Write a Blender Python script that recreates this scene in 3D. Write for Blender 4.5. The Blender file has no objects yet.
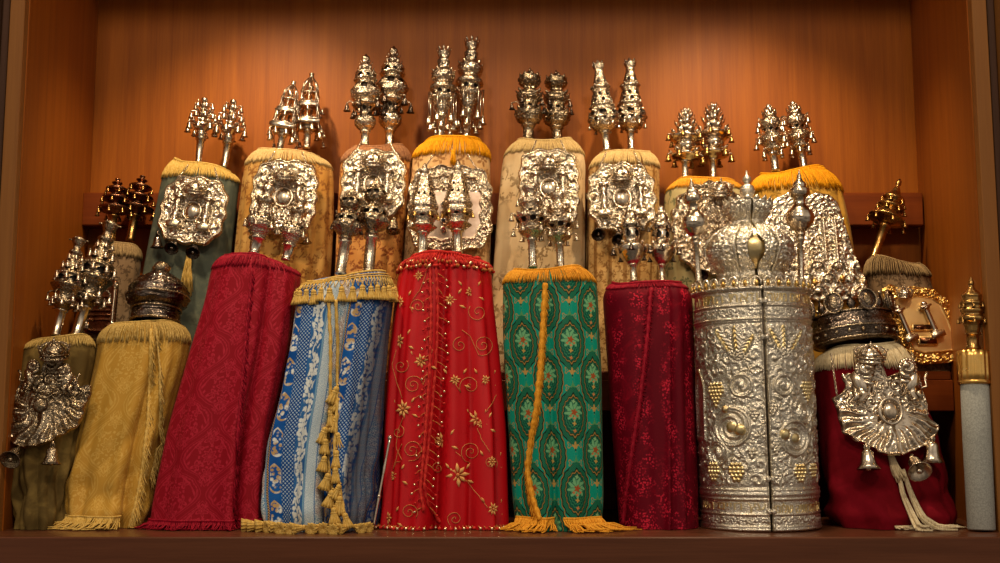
import bpy, bmesh, math, random
import numpy as np
from mathutils import Vector, Matrix, Quaternion
from math import sin, cos, pi, radians, sqrt, atan2

SC = bpy.context.scene
COL = SC.collection
F, TH, HC = 1150.0, radians(7.0), 0.2515      # focal length in pixels of a 1000 px wide frame, pitch, eye height above the shelf
RNG = np.random.default_rng(7)
random.seed(5)


def W(px, py, Y):
    """World point seen at (px,py) at distance Y into the ark."""
    u, v = (px - 500.0) / F, (281.5 - py) / F
    d = (u, cos(TH) - v * sin(TH), sin(TH) + v * cos(TH))
    s = Y / d[1]
    return Vector((d[0] * s, Y, d[2] * s + HC))


def Wl(px, py, Yb, k, zb):
    """The same for a point on a plane leaning back: Y = Yb + k*(z-zb)."""
    Y = Yb
    for _ in range(6):
        p = W(px, py, Y)
        Y = Yb + k * (p.z - zb)
    return W(px, py, Y)


# ------------------------------------------------------------------ scene graph
def props(o, label=None, cat=None, group=None, kind=None):
    if label: o['label'] = label
    if cat: o['category'] = cat
    if group: o['group'] = group
    if kind: o['kind'] = kind
    return o


def empty(name, loc, label, cat, group=None):
    o = bpy.data.objects.new(name, None)
    o.empty_display_size = .03
    o.location = loc
    COL.objects.link(o)
    return props(o, label, cat, group)


def link(name, me, parent=None, loc=None):
    o = bpy.data.objects.new(name, me)
    COL.objects.link(o)
    if parent is not None: o.parent = parent
    if loc is not None: o.location = loc
    return o


def mkmesh(name, V, faces, mats, mi=None, uv=None, smooth=True):
    me = bpy.data.meshes.new(name)
    V = np.asarray(V, float)
    if isinstance(faces, np.ndarray):
        nf, k = faces.shape
        me.vertices.add(len(V)); me.vertices.foreach_set('co', V.ravel())
        me.loops.add(nf * k); me.loops.foreach_set('vertex_index', faces.astype(np.int32).ravel())
        me.polygons.add(nf)
        me.polygons.foreach_set('loop_start', np.arange(0, nf * k, k, dtype=np.int32))
        me.update(calc_edges=True)
    else:
        me.from_pydata(V.tolist(), [], faces)
    for m in (mats if isinstance(mats, (list, tuple)) else [mats]): me.materials.append(m)
    n = len(me.polygons)
    me.polygons.foreach_set('use_smooth', np.full(n, smooth, dtype=bool))
    if mi is not None: me.polygons.foreach_set('material_index', np.asarray(mi, dtype=np.int32))
    if uv is not None:
        lay = me.uv_layers.new(name='UVMap')
        idx = np.empty(len(me.loops), dtype=np.int32); me.loops.foreach_get('vertex_index', idx)
        lay.data.foreach_set('uv', np.asarray(uv, float)[idx].ravel())
    me.validate(); me.update()
    return me


def gridfaces(n, m, closed=False):
    i = np.arange(n - 1)[:, None]
    j = np.arange(m if closed else m - 1)[None, :]
    j2 = (j + 1) % m
    return np.stack([i * m + j, i * m + j2, (i + 1) * m + j2, (i + 1) * m + j], -1).reshape(-1, 4)


class MB:
    """Collects shapes and links them as one mesh."""
    def __init__(s): s.v, s.f, s.m = [], [], []

    def add(s, V, Fc, mat=0):
        b = len(s.v)
        s.v.extend(map(tuple, V))
        for f in Fc:
            s.f.append(tuple(int(x) + b for x in f)); s.m.append(mat)
        return s

    def tube(s, pts, r, n=6, mat=0, closed=False, cap=True):
        pts = [Vector(p) for p in pts]
        N = len(pts)
        rs = r if hasattr(r, '__len__') else [r] * N
        V = []
        nrm = None
        for i, p in enumerate(pts):
            a = pts[(i - 1) % N] if (closed or i > 0) else p
            c = pts[(i + 1) % N] if (closed or i < N - 1) else p
            t = (c - a)
            t = t.normalized() if t.length > 1e-9 else Vector((0, 0, 1))
            if nrm is None:
                nrm = t.orthogonal().normalized()
            else:
                nrm = (nrm - t * nrm.dot(t))
                nrm = nrm.normalized() if nrm.length > 1e-6 else t.orthogonal().normalized()
            b = t.cross(nrm)
            for j in range(n):
                A = 2 * pi * j / n
                V.append(p + (nrm * cos(A) + b * sin(A)) * rs[i])
        fs = gridfaces(N, n, True).tolist()
        if closed:
            for j in range(n): fs.append([(N - 1) * n + j, (N - 1) * n + (j + 1) % n, (j + 1) % n, j])
        elif cap:
            fs.append(list(range(n))[::-1]); fs.append([(N - 1) * n + j for j in range(n)])
        return s.add(V, fs, mat)

    def box(s, c, size, rot=None, mat=0, bev=0.0):
        c = Vector(c); hx, hy, hz = [q / 2 for q in size]
        R = rot if rot is not None else Matrix.Identity(3)
        b = min(bev, hx * .9, hy * .9, hz * .9)
        if b <= 0:
            V = [c + R @ Vector((x, y, z)) for z in (-hz, hz) for y in (-hy, hy) for x in (-hx, hx)]
            return s.add(V, [(0, 2, 3, 1), (4, 5, 7, 6), (0, 1, 5, 4), (2, 6, 7, 3), (0, 4, 6, 2), (1, 3, 7, 5)], mat)
        V, fs = [], []
        ring = lambda x, y, z: [(-x, -y, z), (x, -y, z), (x, y, z), (-x, y, z)]
        def oct_(x, y, z): return [(-x + b, -y, z), (x - b, -y, z), (x, -y + b, z), (x, y - b, z), (x - b, y, z), (-x + b, y, z), (-x, y - b, z), (-x, -y + b, z)]
        L = [[(q[0] * (hx - b) / hx, q[1] * (hy - b) / hy, -hz) for q in oct_(hx, hy, 0)], oct_(hx, hy, -hz + b), oct_(hx, hy, hz - b), [(q[0] * (hx - b) / hx, q[1] * (hy - b) / hy, hz) for q in oct_(hx, hy, 0)]]
        for l in L: V += [c + R @ Vector(q) for q in l]
        fs = gridfaces(4, 8, True).tolist() + [list(range(8))[::-1], list(range(24, 32))]
        return s.add(V, fs, mat)

    def ball(s, c, r, n=10, m=6, mat=0, sc=(1, 1, 1), rot=None):
        c = Vector(c); R = rot if rot is not None else Matrix.Identity(3)
        V = [c + R @ Vector((0, 0, -r * sc[2]))]
        for i in range(1, m):
            a = -pi / 2 + pi * i / m
            for j in range(n):
                t = 2 * pi * j / n
                V.append(c + R @ Vector((r * cos(a) * cos(t) * sc[0], r * cos(a) * sin(t) * sc[1], r * sin(a) * sc[2])))
        V.append(c + R @ Vector((0, 0, r * sc[2])))
        fs = [(0, 1 + (j + 1) % n, 1 + j) for j in range(n)]
        for i in range(m - 2):
            for j in range(n):
                fs.append((1 + i * n + j, 1 + i * n + (j + 1) % n, 1 + (i + 1) * n + (j + 1) % n, 1 + (i + 1) * n + j))
        l = len(V) - 1; b = 1 + (m - 2) * n
        fs += [(l, b + j, b + (j + 1) % n) for j in range(n)]
        return s.add(V, fs, mat)

    def lathe(s, prof, n=24, mat=0, off=(0, 0, 0), fn=None, rot=None):
        """prof: list of (r, z)."""
        o = Vector(off); V = []
        R = rot if rot is not None else Matrix.Identity(3)
        for (r, z) in prof:
            for j in range(n):
                a = 2 * pi * j / n
                rr = r * (fn(a, z) if fn else 1)
                V.append(o + R @ Vector((rr * cos(a), rr * sin(a), z)))
        fs = gridfaces(len(prof), n, True).tolist()
        if prof[0][0] > 1e-5: fs.append(list(range(n))[::-1])
        if prof[-1][0] > 1e-5: fs.append([(len(prof) - 1) * n + j for j in range(n)])
        return s.add(V, fs, mat)

    def leaf(s, base, tip, width, nrm, thick, mat=0, bulge=.5):
        """A pointed petal with a raised middle."""
        a, t = Vector(base), Vector(tip); d = t - a; n = Vector(nrm).normalized()
        w = d.cross(n).normalized() * width * .5
        mid = a + d * bulge
        V = [a, mid + w, t, mid - w, mid + n * thick, a - n * thick * .3, mid + w - n * thick * .3, t - n * thick * .3, mid - w - n * thick * .3]
        return s.add(V, [(0, 4, 1), (1, 4, 2), (2, 4, 3), (3, 4, 0), (5, 6, 7, 8), (0, 1, 6, 5), (1, 2, 7, 6), (2, 3, 8, 7), (3, 0, 5, 8)], mat)

    def build(s, name, mats, parent=None, loc=None, smooth=True, flat=()):
        me = mkmesh(name, np.array([tuple(v) for v in s.v]), s.f, mats, s.m, None, smooth)
        return link(name, me, parent, loc)


def shift(V, p): return np.asarray(V) - np.array(p)


# ------------------------------------------------------------------ node helpers
class X:
    def __init__(s, nt, sock): s.nt, s.s = nt, sock
    def _b(s, op, o, r=False):
        n = s.nt.nodes.new('ShaderNodeMath'); n.operation = op
        a, b = (o, s) if r else (s, o)
        for i, q in enumerate((a, b)):
            if isinstance(q, X): s.nt.links.new(q.s, n.inputs[i])
            elif q is not None: n.inputs[i].default_value = float(q)
        return X(s.nt, n.outputs[0])
    def __add__(s, o): return s._b('ADD', o)
    def __radd__(s, o): return s._b('ADD', o)
    def __sub__(s, o): return s._b('SUBTRACT', o)
    def __rsub__(s, o): return s._b('SUBTRACT', o, True)
    def __mul__(s, o): return s._b('MULTIPLY', o)
    def __rmul__(s, o): return s._b('MULTIPLY', o)
    def __truediv__(s, o): return s._b('DIVIDE', o)
    def __rtruediv__(s, o): return s._b('DIVIDE', o, True)
    def sin(s): return s._b('SINE', None)
    def cos(s): return s._b('COSINE', None)
    def abs(s): return s._b('ABSOLUTE', None)
    def frac(s): return s._b('FRACT', None)
    def floor(s): return s._b('FLOOR', None)
    def sqrt(s): return s._b('SQRT', None)
    def min(s, o): return s._b('MINIMUM', o)
    def max(s, o): return s._b('MAXIMUM', o)
    def gt(s, o): return s._b('GREATER_THAN', o)
    def lt(s, o): return s._b('LESS_THAN', o)
    def atan2(s, o): return s._b('ARCTAN2', o)
    def step(s, a, b):
        n = s.nt.nodes.new('ShaderNodeMapRange'); n.interpolation_type = 'SMOOTHSTEP'
        s.nt.links.new(s.s, n.inputs[0])
        inv = b < a
        n.inputs[1].default_value, n.inputs[2].default_value = (b, a) if inv else (a, b)
        n.inputs[3].default_value, n.inputs[4].default_value = (1, 0) if inv else (0, 1)
        return X(s.nt, n.outputs[0])
    def band(s, c, w, e): return (s - c).abs().step(w + e, w - e if w > e else 0)


def lin(h):
    h = h.lstrip('#'); o = []
    for i in (0, 2, 4):
        c = int(h[i:i + 2], 16) / 255
        o.append(c / 12.92 if c <= .04045 else ((c + .055) / 1.055) ** 2.4)
    return tuple(o) + (1.0,)


def mixc(nt, fac, a, b):
    n = nt.nodes.new('ShaderNodeMix'); n.data_type = 'RGBA'
    if isinstance(fac, X): nt.links.new(fac.s, n.inputs[0])
    else: n.inputs[0].default_value = fac
    for k, q in ((6, a), (7, b)):
        if isinstance(q, X): nt.links.new(q.s, n.inputs[k])
        else: n.inputs[k].default_value = q
    return X(nt, n.outputs[2])


def newmat(name):
    m = bpy.data.materials.new(name); m.use_nodes = True
    nt = m.node_tree
    return m, nt, nt.nodes['Principled BSDF']


def coord(nt, kind='Object', scale=(1, 1, 1), rot=(0, 0, 0)):
    t = nt.nodes.new('ShaderNodeTexCoord'); mp = nt.nodes.new('ShaderNodeMapping')
    nt.links.new(t.outputs[kind], mp.inputs[0])
    mp.inputs['Scale'].default_value = scale; mp.inputs['Rotation'].default_value = rot
    return X(nt, mp.outputs[0])


def noise(nt, vec, scale, detail=3, rough=.5, dist=0.0):
    n = nt.nodes.new('ShaderNodeTexNoise')
    if vec is not None: nt.links.new(vec.s, n.inputs['Vector'])
    n.inputs['Scale'].default_value = scale; n.inputs['Detail'].default_value = detail
    n.inputs['Roughness'].default_value = rough; n.inputs['Distortion'].default_value = dist
    return X(nt, n.outputs[0])


def voro(nt, vec, scale, feature='F1', out=0):
    n = nt.nodes.new('ShaderNodeTexVoronoi'); n.feature = feature
    if vec is not None: nt.links.new(vec.s, n.inputs['Vector'])
    n.inputs['Scale'].default_value = scale
    return X(nt, n.outputs[out])


def bump(nt, bsdf, h, strength, dist=.002):
    n = nt.nodes.new('ShaderNodeBump')
    n.inputs['Strength'].default_value = strength; n.inputs['Distance'].default_value = dist
    nt.links.new(h.s, n.inputs['Height']); nt.links.new(n.outputs[0], bsdf.inputs['Normal'])


def setin(nt, b, key, v):
    if isinstance(v, X): nt.links.new(v.s, b.inputs[key])
    else: b.inputs[key].default_value = v


# ------------------------------------------------------------------ metals and wood
def metal(name, col, rough=.2, scale=260, bs=.35, tint=None, engr=0.0, bd=.0012, line=None, lw=.06):
    m, nt, b = newmat(name)
    c = coord(nt)
    n1 = noise(nt, c, 30, 3)
    base = mixc(nt, n1.step(.35, .7), lin(col), lin(tint or col))
    b.inputs['Metallic'].default_value = 1
    rg = noise(nt, c, 60, 2) * .16 + (rough - .08)
    h = noise(nt, c, scale, 2)
    if engr:
        warp = nt.nodes.new('ShaderNodeVectorMath'); warp.operation = 'ADD'
        nz = nt.nodes.new('ShaderNodeTexNoise'); nz.inputs['Scale'].default_value = engr * .5
        sc = nt.nodes.new('ShaderNodeVectorMath'); sc.operation = 'SCALE'; sc.inputs['Scale'].default_value = .9 / engr
        nt.links.new(c.s, nz.inputs['Vector']); nt.links.new(nz.outputs['Color'], sc.inputs[0])
        nt.links.new(c.s, warp.inputs[0]); nt.links.new(sc.outputs[0], warp.inputs[1])
        cv = X(nt, warp.outputs[0])
        e = voro(nt, cv, engr, 'DISTANCE_TO_EDGE')
        h = h * .3 + e.step(0, .3) * 1.0
        if line:                                     # cavity darkening put into the colour along the engraved lines
            ln = e.step(lw, lw * .3)
            base = mixc(nt, ln * .85, base, lin(line))
            rg = rg + ln * .15
    setin(nt, b, 'Base Color', base)
    setin(nt, b, 'Roughness', rg)
    if bs > 0: bump(nt, b, h, bs, bd)
    return m


SILVER = metal('polished_silver', 'dccdb8', .22, 200, .12, 'c4b096')
ENGR = metal('engraved_silver', 'e0d2bc', .25, 300, .42, 'c8b498', engr=135, bd=.002, line='5a4026')
PALE = metal('pale_silver', 'e6dac6', .26, 300, .2, 'd2c0a2', engr=150, line='7a6040', lw=.04)
TARN = metal('tarnished_silver', 'b8a68c', .26, 250, .5, '8c785c', engr=140, line='3a2a1a')
DARKS = metal('dark_silver', '85766a', .22, 250, .4, '4c4036', engr=130, line='241a12', lw=.04)
GILT = metal('gilt_silver', 'efc878', .27, 250, .3, 'd8a858')
GOLD = metal('polished_gilt', 'ffdc98', .42, 120, .1, 'f6cc84')
SATIN = metal('satin_silver', 'b8a496', .46, 120, .05, 'a89080')
DARKIN = metal('shade_lining', '2a1c12', .55, 200, .1)  # near-black painting the shade inside finial openings; also lines the case
DARKIN.node_tree.nodes['Principled BSDF'].inputs['Metallic'].default_value = .3
PGILT = metal('pale_gilding', 'f0dca8', .3, 250, .3, 'e0c488')
BRASS = metal('aged_brass', 'c49a5c', .28, 120, .15, '8a6838')
BRONZE = metal('brown_bronze', '94664a', .28, 120, .15, '5c3a26')
GOLDF = metal('fluted_gold', 'f2c270', .3, 80, .05, 'e6b05c')
TIKS = metal('case_silver', 'f2eada', .29, 500, .5, 'e2d8c4', engr=210, bd=.0012, line='8f8064', lw=.045)


def wood(name, c1, c2, axis='z', rough=.42, strips=.0, seed=0.0):
    m, nt, b = newmat(name)
    s = {'z': (38, 38, 1.3), 'x': (1.3, 38, 38)}[axis]
    c = coord(nt, 'Object', s)
    c.s.node.inputs['Location'].default_value = (seed, seed * .7, seed * .3)
    g = noise(nt, c, 1.0, 6, .62, .4)
    f = noise(nt, coord(nt, 'Object', tuple(q * 6 for q in s)), 1.0, 3, .6)
    k = (g * .75 + f * .35)
    col = mixc(nt, k.step(.15, .95), lin(c1), lin(c2))
    if strips:
        t = nt.nodes.new('ShaderNodeTexCoord'); sp = nt.nodes.new('ShaderNodeSeparateXYZ')
        nt.links.new(t.outputs['Object'], sp.inputs[0])
        x = X(nt, sp.outputs[0]) / strips
        wn = nt.nodes.new('ShaderNodeTexWhiteNoise'); wn.noise_dimensions = '1D'
        nt.links.new(x.floor().s, wn.inputs['W'])
        col = mixc(nt, X(nt, wn.outputs[0]) * .22, col, lin('6a2e04'))
    setin(nt, b, 'Base Color', col)
    setin(nt, b, 'Roughness', f * .12 + (rough - .06))
    b.inputs['Specular IOR Level'].default_value = .22
    bump(nt, b, f, .08, .001)
    return m


WBACK = wood('veneer_back', '7c3c08', 'aa6014', 'z', .5, .31)
WSIDE = wood('veneer_side', '7a3a08', 'a25a14', 'z', .5, 0, 3.0)
WRAIL = wood('veneer_rail', '5c2406', '7e3a0c', 'x', .45, 0, 5.0)
WSHELF = wood('shelf_wood', '4a2818', '6a3e28', 'x', .3, 0, 9.0)
WEDGE = wood('edge_wood', '7a4a20', '94622e', 'z', .4, 0, 2.0)
WDARK = wood('dark_stile', '3a261a', '54382a', 'z', .5, 0, 7.0)


# ------------------------------------------------------------------ cloth
def cloth(name, rough=.75, sheen=.1, weave=.15, tintsheen=None):
    m, nt, b = newmat(name)
    t = nt.nodes.new('ShaderNodeUVMap'); sp = nt.nodes.new('ShaderNodeSeparateXYZ')
    nt.links.new(t.outputs[0], sp.inputs[0])
    u, v = X(nt, sp.outputs[0]), X(nt, sp.outputs[1])
    b.inputs['Roughness'].default_value = rough
    b.inputs['Sheen Weight'].default_value = sheen * .12
    b.inputs['Sheen Roughness'].default_value = .4
    if tintsheen: b.inputs['Sheen Tint'].default_value = lin(tintsheen)
    b.inputs['Specular IOR Level'].default_value = .08
    return m, nt, b, u, v, X(nt, t.outputs[0])


def cellxy(u, v, w, h):
    """Half-drop lattice: local coordinates (-.5...5) of the two interleaved cells and which is nearer, with the ogee lattice distance."""
    x, y = (u / w).frac() - .5, (v / h).frac() - .5
    x2, y2 = (u / w + .5).frac() - .5, (v / h + .5).frac() - .5
    f = x.abs() - ((y * (2 * pi)).cos() + 1) * .25
    inA = f.lt(0)
    xx = x * inA + x2 * (1 - inA)
    yy = y * inA + y2 * (1 - inA)
    return f.abs(), xx, yy


def flower(xx, yy, w, h, n, r0, amp, ph=0.0):
    """<0 inside a n-petalled flower (in metres)."""
    X_, Y_ = xx * w, yy * h
    r = (X_ * X_ + Y_ * Y_).sqrt()
    th = Y_.atan2(X_)
    return r - ((th * n + ph).cos() * amp + 1) * r0, r, th


def damask(name, base, light, w, h, rough=.55, contrast=.85, sheen=.3, bumpk=.25):
    m, nt, b, u, v, uv = cloth(name, rough, sheen)
    wob = noise(nt, uv, 18, 2) - .5
    g, xx, yy = cellxy(u + wob * .02, v + wob * .02, w, h)
    frame = (g.band(.105, .016, .012) * (((xx.abs() * 90 - yy * 70).sin() * .5 + .5).step(.2, .6) * .5 + .5)).max(g.band(.05, .006, .01) * .7)
    def motif(cx, cy, n, r0, am, ph=0.0):
        fx = xx.abs() - cx if cx else xx
        fd, r, th = flower(fx, yy - cy, w, h, n, w * r0, am, ph)
        o = fd.abs().step(.0026, .0012).max(fd.step(-.004, -.006) * .45)
        return o.max(r.step(w * r0 * .32, w * r0 * .2)), r, th
    a, r, th = motif(0, .0, 8, .10, .22)
    ring = (r - w * .17).abs().step(.0032, .0014) * ((th * 14).sin() * .5 + .5).step(.2, .5)
    bud = motif(0, .26, 5, .07, .45, 1.0)[0].max(motif(0, -.24, 5, .07, .5, .5)[0]).max(motif(.17, .13, 4, .05, .55)[0]).max(motif(.17, -.12, 4, .05, .5, 1.2)[0]).max(motif(.09, -.35, 3, .04, .6)[0]).max(motif(.09, .37, 3, .04, .6)[0])
    leafv = ((xx.abs() * 60 + yy * 50).sin() * .5 + .5).step(.5, .75) * g.band(.16, .03, .015)
    p = frame.max(a).max(ring).max(bud).max(leafv)
    p = p * contrast * (noise(nt, uv, 240, 2) * .5 + .72)
    col = mixc(nt, p, lin(base), lin(light))
    setin(nt, b, 'Base Color', col)
    setin(nt, b, 'Roughness', rough - p * .15)
    bump(nt, b, p * .5 + noise(nt, uv, 500, 2) * .4, bumpk, .0015)
    return m


CRIMSON = damask('crimson_damask', '840c1c', 'aa2236', .15, .17, .6, .8, .15)
GOLDDAM = damask('gold_damask', 'b68a38', 'd8b462', .16, .2, .42, .45, .15)


def velvet(name, base, light, scale, sheen=.8, amt=.6, st=None):
    m, nt, b, u, v, uv = cloth(name, .85, sheen, tintsheen=st or light)
    n = noise(nt, uv, scale, 4, .6, .5)
    col = mixc(nt, n.step(.42, .75) * amt, lin(base), lin(light))
    setin(nt, b, 'Base Color', col)
    bump(nt, b, noise(nt, uv, 600, 2), .15, .001)
    return m


MAROON = velvet('maroon_velvet', '660612', '8c1024', 14, .5, .5, '8a2030')
OLIVE = velvet('olive_velvet', '5a4826', '9a8046', 16, .4, .7, '9a8a5a')
GREYGREEN = velvet('grey_green_velvet', '4c5248', '747660', 22, .35, .7, '9aa08a')


def m_darkred():
    m, nt, b, u, v, uv = cloth('crushed_red_velvet', .6, .0, tintsheen='c02030')
    wob = noise(nt, uv, 9, 3) - .5
    uu = u + wob * .03
    # leaf specks run in wavy columns
    colm = ((uu + (v * 24).sin() * .006) / .068).frac() - .5
    dens = colm.abs().step(.40, .08)
    sp = voro(nt, uv, 190, 'F1').step(.55, .3) * noise(nt, uv, 24, 4).step(.42, .58)
    low = v.step(.2, .06) * .8
    p = sp * (dens + low).min(1.0)
    crush = noise(nt, uv, 12, 4, .65, 1.5).step(.52, .74) * .5
    col = mixc(nt, p, mixc(nt, crush, lin('5c0014'), lin('9a0620')), lin('c02038'))
    setin(nt, b, 'Base Color', col)
    bump(nt, b, p + noise(nt, uv, 400, 2) * .3, .3, .001)
    return m


DARKRED = m_darkred()


def m_green():
    m, nt, b, u, v, uv = cloth('green_brocade', .5, .15)
    w, h = .128, .178
    wob = noise(nt, uv, 14, 2) - .5
    g, xx, yy = cellxy(u + .02 + wob * .006, v + wob * .006, w, h)
    base = lin('068c78'); dark = lin('064c3e'); gold = lin('a07e40'); rust = lin('9a4a22'); black = lin('0b241c')
    col = mixc(nt, g.band(.03, .003, .004) * .5, base, lin('3c9a80'))
    fd6, r6, th6 = flower(xx.abs() - .40, yy.abs() - .12, w, h, 3, w * .04, .5)
    col = mixc(nt, fd6.abs().step(.0018, .0007), col, gold)
    ty = yy.atan2(xx)
    tip = xx.abs().step(.16, .0) * yy.abs().step(.22, .44)
    shp = ((xx * xx) * 7.2 + (yy * yy) * 5.2).sqrt() - tip * .2 + (ty * 18).cos() * .018
    def ring(c0, wd, cc, k=1.0):
        nonlocal col
        col = mixc(nt, (shp - c0).abs().step(wd + .015, wd) * k, col, cc)
    col = mixc(nt, shp.step(.90, .88), col, black)
    ring(.86, .008, gold)
    col = mixc(nt, shp.step(.80, .78), col, lin('0c5c44'))
    dd = ((xx * w * 1500).sin() * (yy * h * 1500).sin()).step(.2, .6)
    col = mixc(nt, dd * shp.step(.80, .78) * .55, col, lin('3c8a6a'))
    col = mixc(nt, shp.step(.64, .62), col, black)
    ring(.585, .008, lin('94743a'))
    col = mixc(nt, shp.step(.55, .53), col, mixc(nt, (shp * 60).sin().step(.3, .7), dark, lin('2c7a56')))
    # palmette in the heart
    fd, r, th = flower(xx, yy - .06, w, h, 9, w * .155, .2, pi / 2)
    col = mixc(nt, fd.step(.002, -.001), col, lin('6aa878'))
    vein = ((th * 9).cos() * .5 + .5).step(.1, .0)
    col = mixc(nt, vein * fd.step(.001, -.001), col, dark)
    fd2, r2, th2 = flower(xx, yy - .05, w, h, 5, w * .05, .3)
    col = mixc(nt, fd2.step(.002, -.001), col, rust)
    for (dx, dy, rr, cc) in ((0, .03, .02, 'c8784a'), (.07, .0, .02, 'b86a3a'), (0, .1, .03, 'b8944a'), (0, .2, .026, 'c07a44'), (0, -.2, .03, '7fae7a')):
        fx = xx.abs() - dx if dx else xx
        f3, r3, t3 = flower(fx, yy + dy, w, h, 4, w * rr, .35, .8)
        col = mixc(nt, f3.step(.0015, -.001), col, lin(cc))
    # small leaves at the point below and star above
    f4, r4, t4 = flower(xx, yy + .40, w, h, 5, w * .06, .45, -pi / 2)
    col = mixc(nt, f4.step(.0015, -.001), col, lin('b08c4a'))
    f5, r5, t5 = flower(xx, yy - .42, w, h, 3, w * .05, .4, pi / 2)
    col = mixc(nt, f5.step(.0015, -.001), col, lin('4a8a5a'))
    setin(nt, b, 'Base Color', mixc(nt, noise(nt, uv, 500, 2).step(.35, .75) * .25, col, lin('06382c')))
    bump(nt, b, noise(nt, uv, 450, 2), .25, .001)
    return m


GREEN = m_green()


def m_blue():
    m, nt, b, u, v, uv = cloth('blue_brocade', .4, .15)
    P = .17
    wob = noise(nt, uv, 10, 2) - .5
    q = ((u + .072 + wob * .004) / P).frac()
    gr = noise(nt, uv, 420, 2)
    sil, pale, rose, gold = lin('e2e8e4'), lin('6c94b0'), lin('a89088'), lin('b8965c')
    col = mixc(nt, noise(nt, uv, 20, 2).step(.35, .65), lin('0c4690'), lin('1458a4'))
    def inb(a, c, e=.008): return q.step(a - e, a + e) * q.step(c + e, c - e)
    lace = voro(nt, uv, 210, 'DISTANCE_TO_EDGE')
    lace2 = voro(nt, uv, 110, 'F1')
    # silver floral column on grey blue
    A = inb(.0, .22)
    col = mixc(nt, A * .55, col, lin('3c70a0'))
    vine = ((q - .11) * P - (v * 70).sin() * .008).abs()
    lf = lace2.step(.72, .46) * vine.step(.021, .017) * noise(nt, uv, 60, 2).step(.3, .4)
    fl = lf.max(vine.step(.0022, .0009))
    col = mixc(nt, fl * A * .9, col, sil)
    for a, c in ((.225, .25), (.40, .415), (.575, .595)): col = mixc(nt, inb(a, c, .004), col, pale)
    # fine zigzag silver
    zz = ((((v / .007).frac() - .5).abs() * 2 + q * 60).frac()).step(.4, .6)
    col = mixc(nt, inb(.255, .39), col, mixc(nt, zz, sil, lin('5a88ac')))
    # rose and silver lace
    col = mixc(nt, inb(.405, .57), col, mixc(nt, lace.step(.03, .1), sil, mixc(nt, noise(nt, uv, 16, 2).step(.4, .6), pale, rose)))
    # chevron cord
    ch = ((((q - .61) * 40).abs() + v / .006).frac()).step(.4, .6)
    col = mixc(nt, inb(.60, .63, .004), col, mixc(nt, ch, gold, lin('4a3c30')))
    # paisley column
    B = inb(.65, .80)
    yb = (v / .085).frac() - .5; xb = (q - .725) * (P / .085) + (yb * 5).sin() * .04
    env = (xb * xb * 14 + (yb + .08) * (yb + .08) * 6 + yb.max(0.0) * xb.abs() * 9).sqrt()
    pa = env.step(.98, .9) * (1 - lace.step(.02, .07) * .0) * lace2.step(.62, .38)
    pa = pa.max((env - .95).abs().step(.09, .04))
    col = mixc(nt, pa * B * .95, col, mixc(nt, noise(nt, uv, 30, 2).step(.4, .6), gold, sil))
    # dots on deep blue
    D = inb(.81, .995)
    du, dv = (u / .0095 + v / .0095).frac() - .5, (u / .0095 - v / .0095).frac() - .5
    dot = (du * du + dv * dv).sqrt().step(.36, .26)
    col = mixc(nt, D * .5, col, lin('0a2f6c'))
    col = mixc(nt, dot * D, col, lin('a0b8cc'))
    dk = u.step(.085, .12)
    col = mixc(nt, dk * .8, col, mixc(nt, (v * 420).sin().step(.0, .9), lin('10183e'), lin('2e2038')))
    setin(nt, b, 'Base Color', mixc(nt, gr.step(.35, .7) * .22, col, lin('0a2c60')))
    bump(nt, b, gr + fl * .3, .3, .001)
    return m


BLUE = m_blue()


def m_redsilk():
    m, nt, b, u, v, uv = cloth('red_silk', .46, .0, tintsheen='ff6050')
    n = noise(nt, uv, 10, 3)
    setin(nt, b, 'Base Color', mixc(nt, n, lin('a40610'), lin('bc0e1a')))
    b.inputs['Specular IOR Level'].default_value = .16
    bump(nt, b, noise(nt, uv, 500, 2), .1, .001)
    return m


REDSILK = m_redsilk()


def m_sprig(name, base, sprig, scale, thr, streak=.0, light=None, rough=.7):
    """Pale brocade with scattered leafy sprigs."""
    m, nt, b, u, v, uv = cloth(name, rough, .2)
    n = noise(nt, uv, 7, 3)
    col = mixc(nt, n.step(.35, .65), lin(base), lin(light or base))
    if streak:
        col = mixc(nt, ((u / .045).frac() - .5).abs().step(.34, .42) * streak, col, lin(sprig))
    w = 1.0 / scale
    g, xx, yy = cellxy(u + (noise(nt, uv, 9, 2) - .5) * .03, v, w, w * 1.4)
    fd, r, th = flower(xx, yy, w, w * 1.4, 5, w * .2, .55, .5)
    fd2, r2, th2 = flower(xx.abs() - .24, yy - .16, w, w * 1.4, 5, w * .11, .6, 1.2)
    p = fd.step(.003, -.002).max(fd2.step(.003, -.002)).max((xx * w + (yy * 9).sin() * .006).abs().step(.0022, .0008) * yy.step(.1, -.1))
    p = p * noise(nt, uv, 130, 3).step(.36, .5) * noise(nt, uv, 5, 2).step(thr, thr + .12)
    col = mixc(nt, p * .8, col, lin(sprig))
    setin(nt, b, 'Base Color', col)
    bump(nt, b, noise(nt, uv, 420, 2) + p * .4, .22, .001)
    return m


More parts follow.
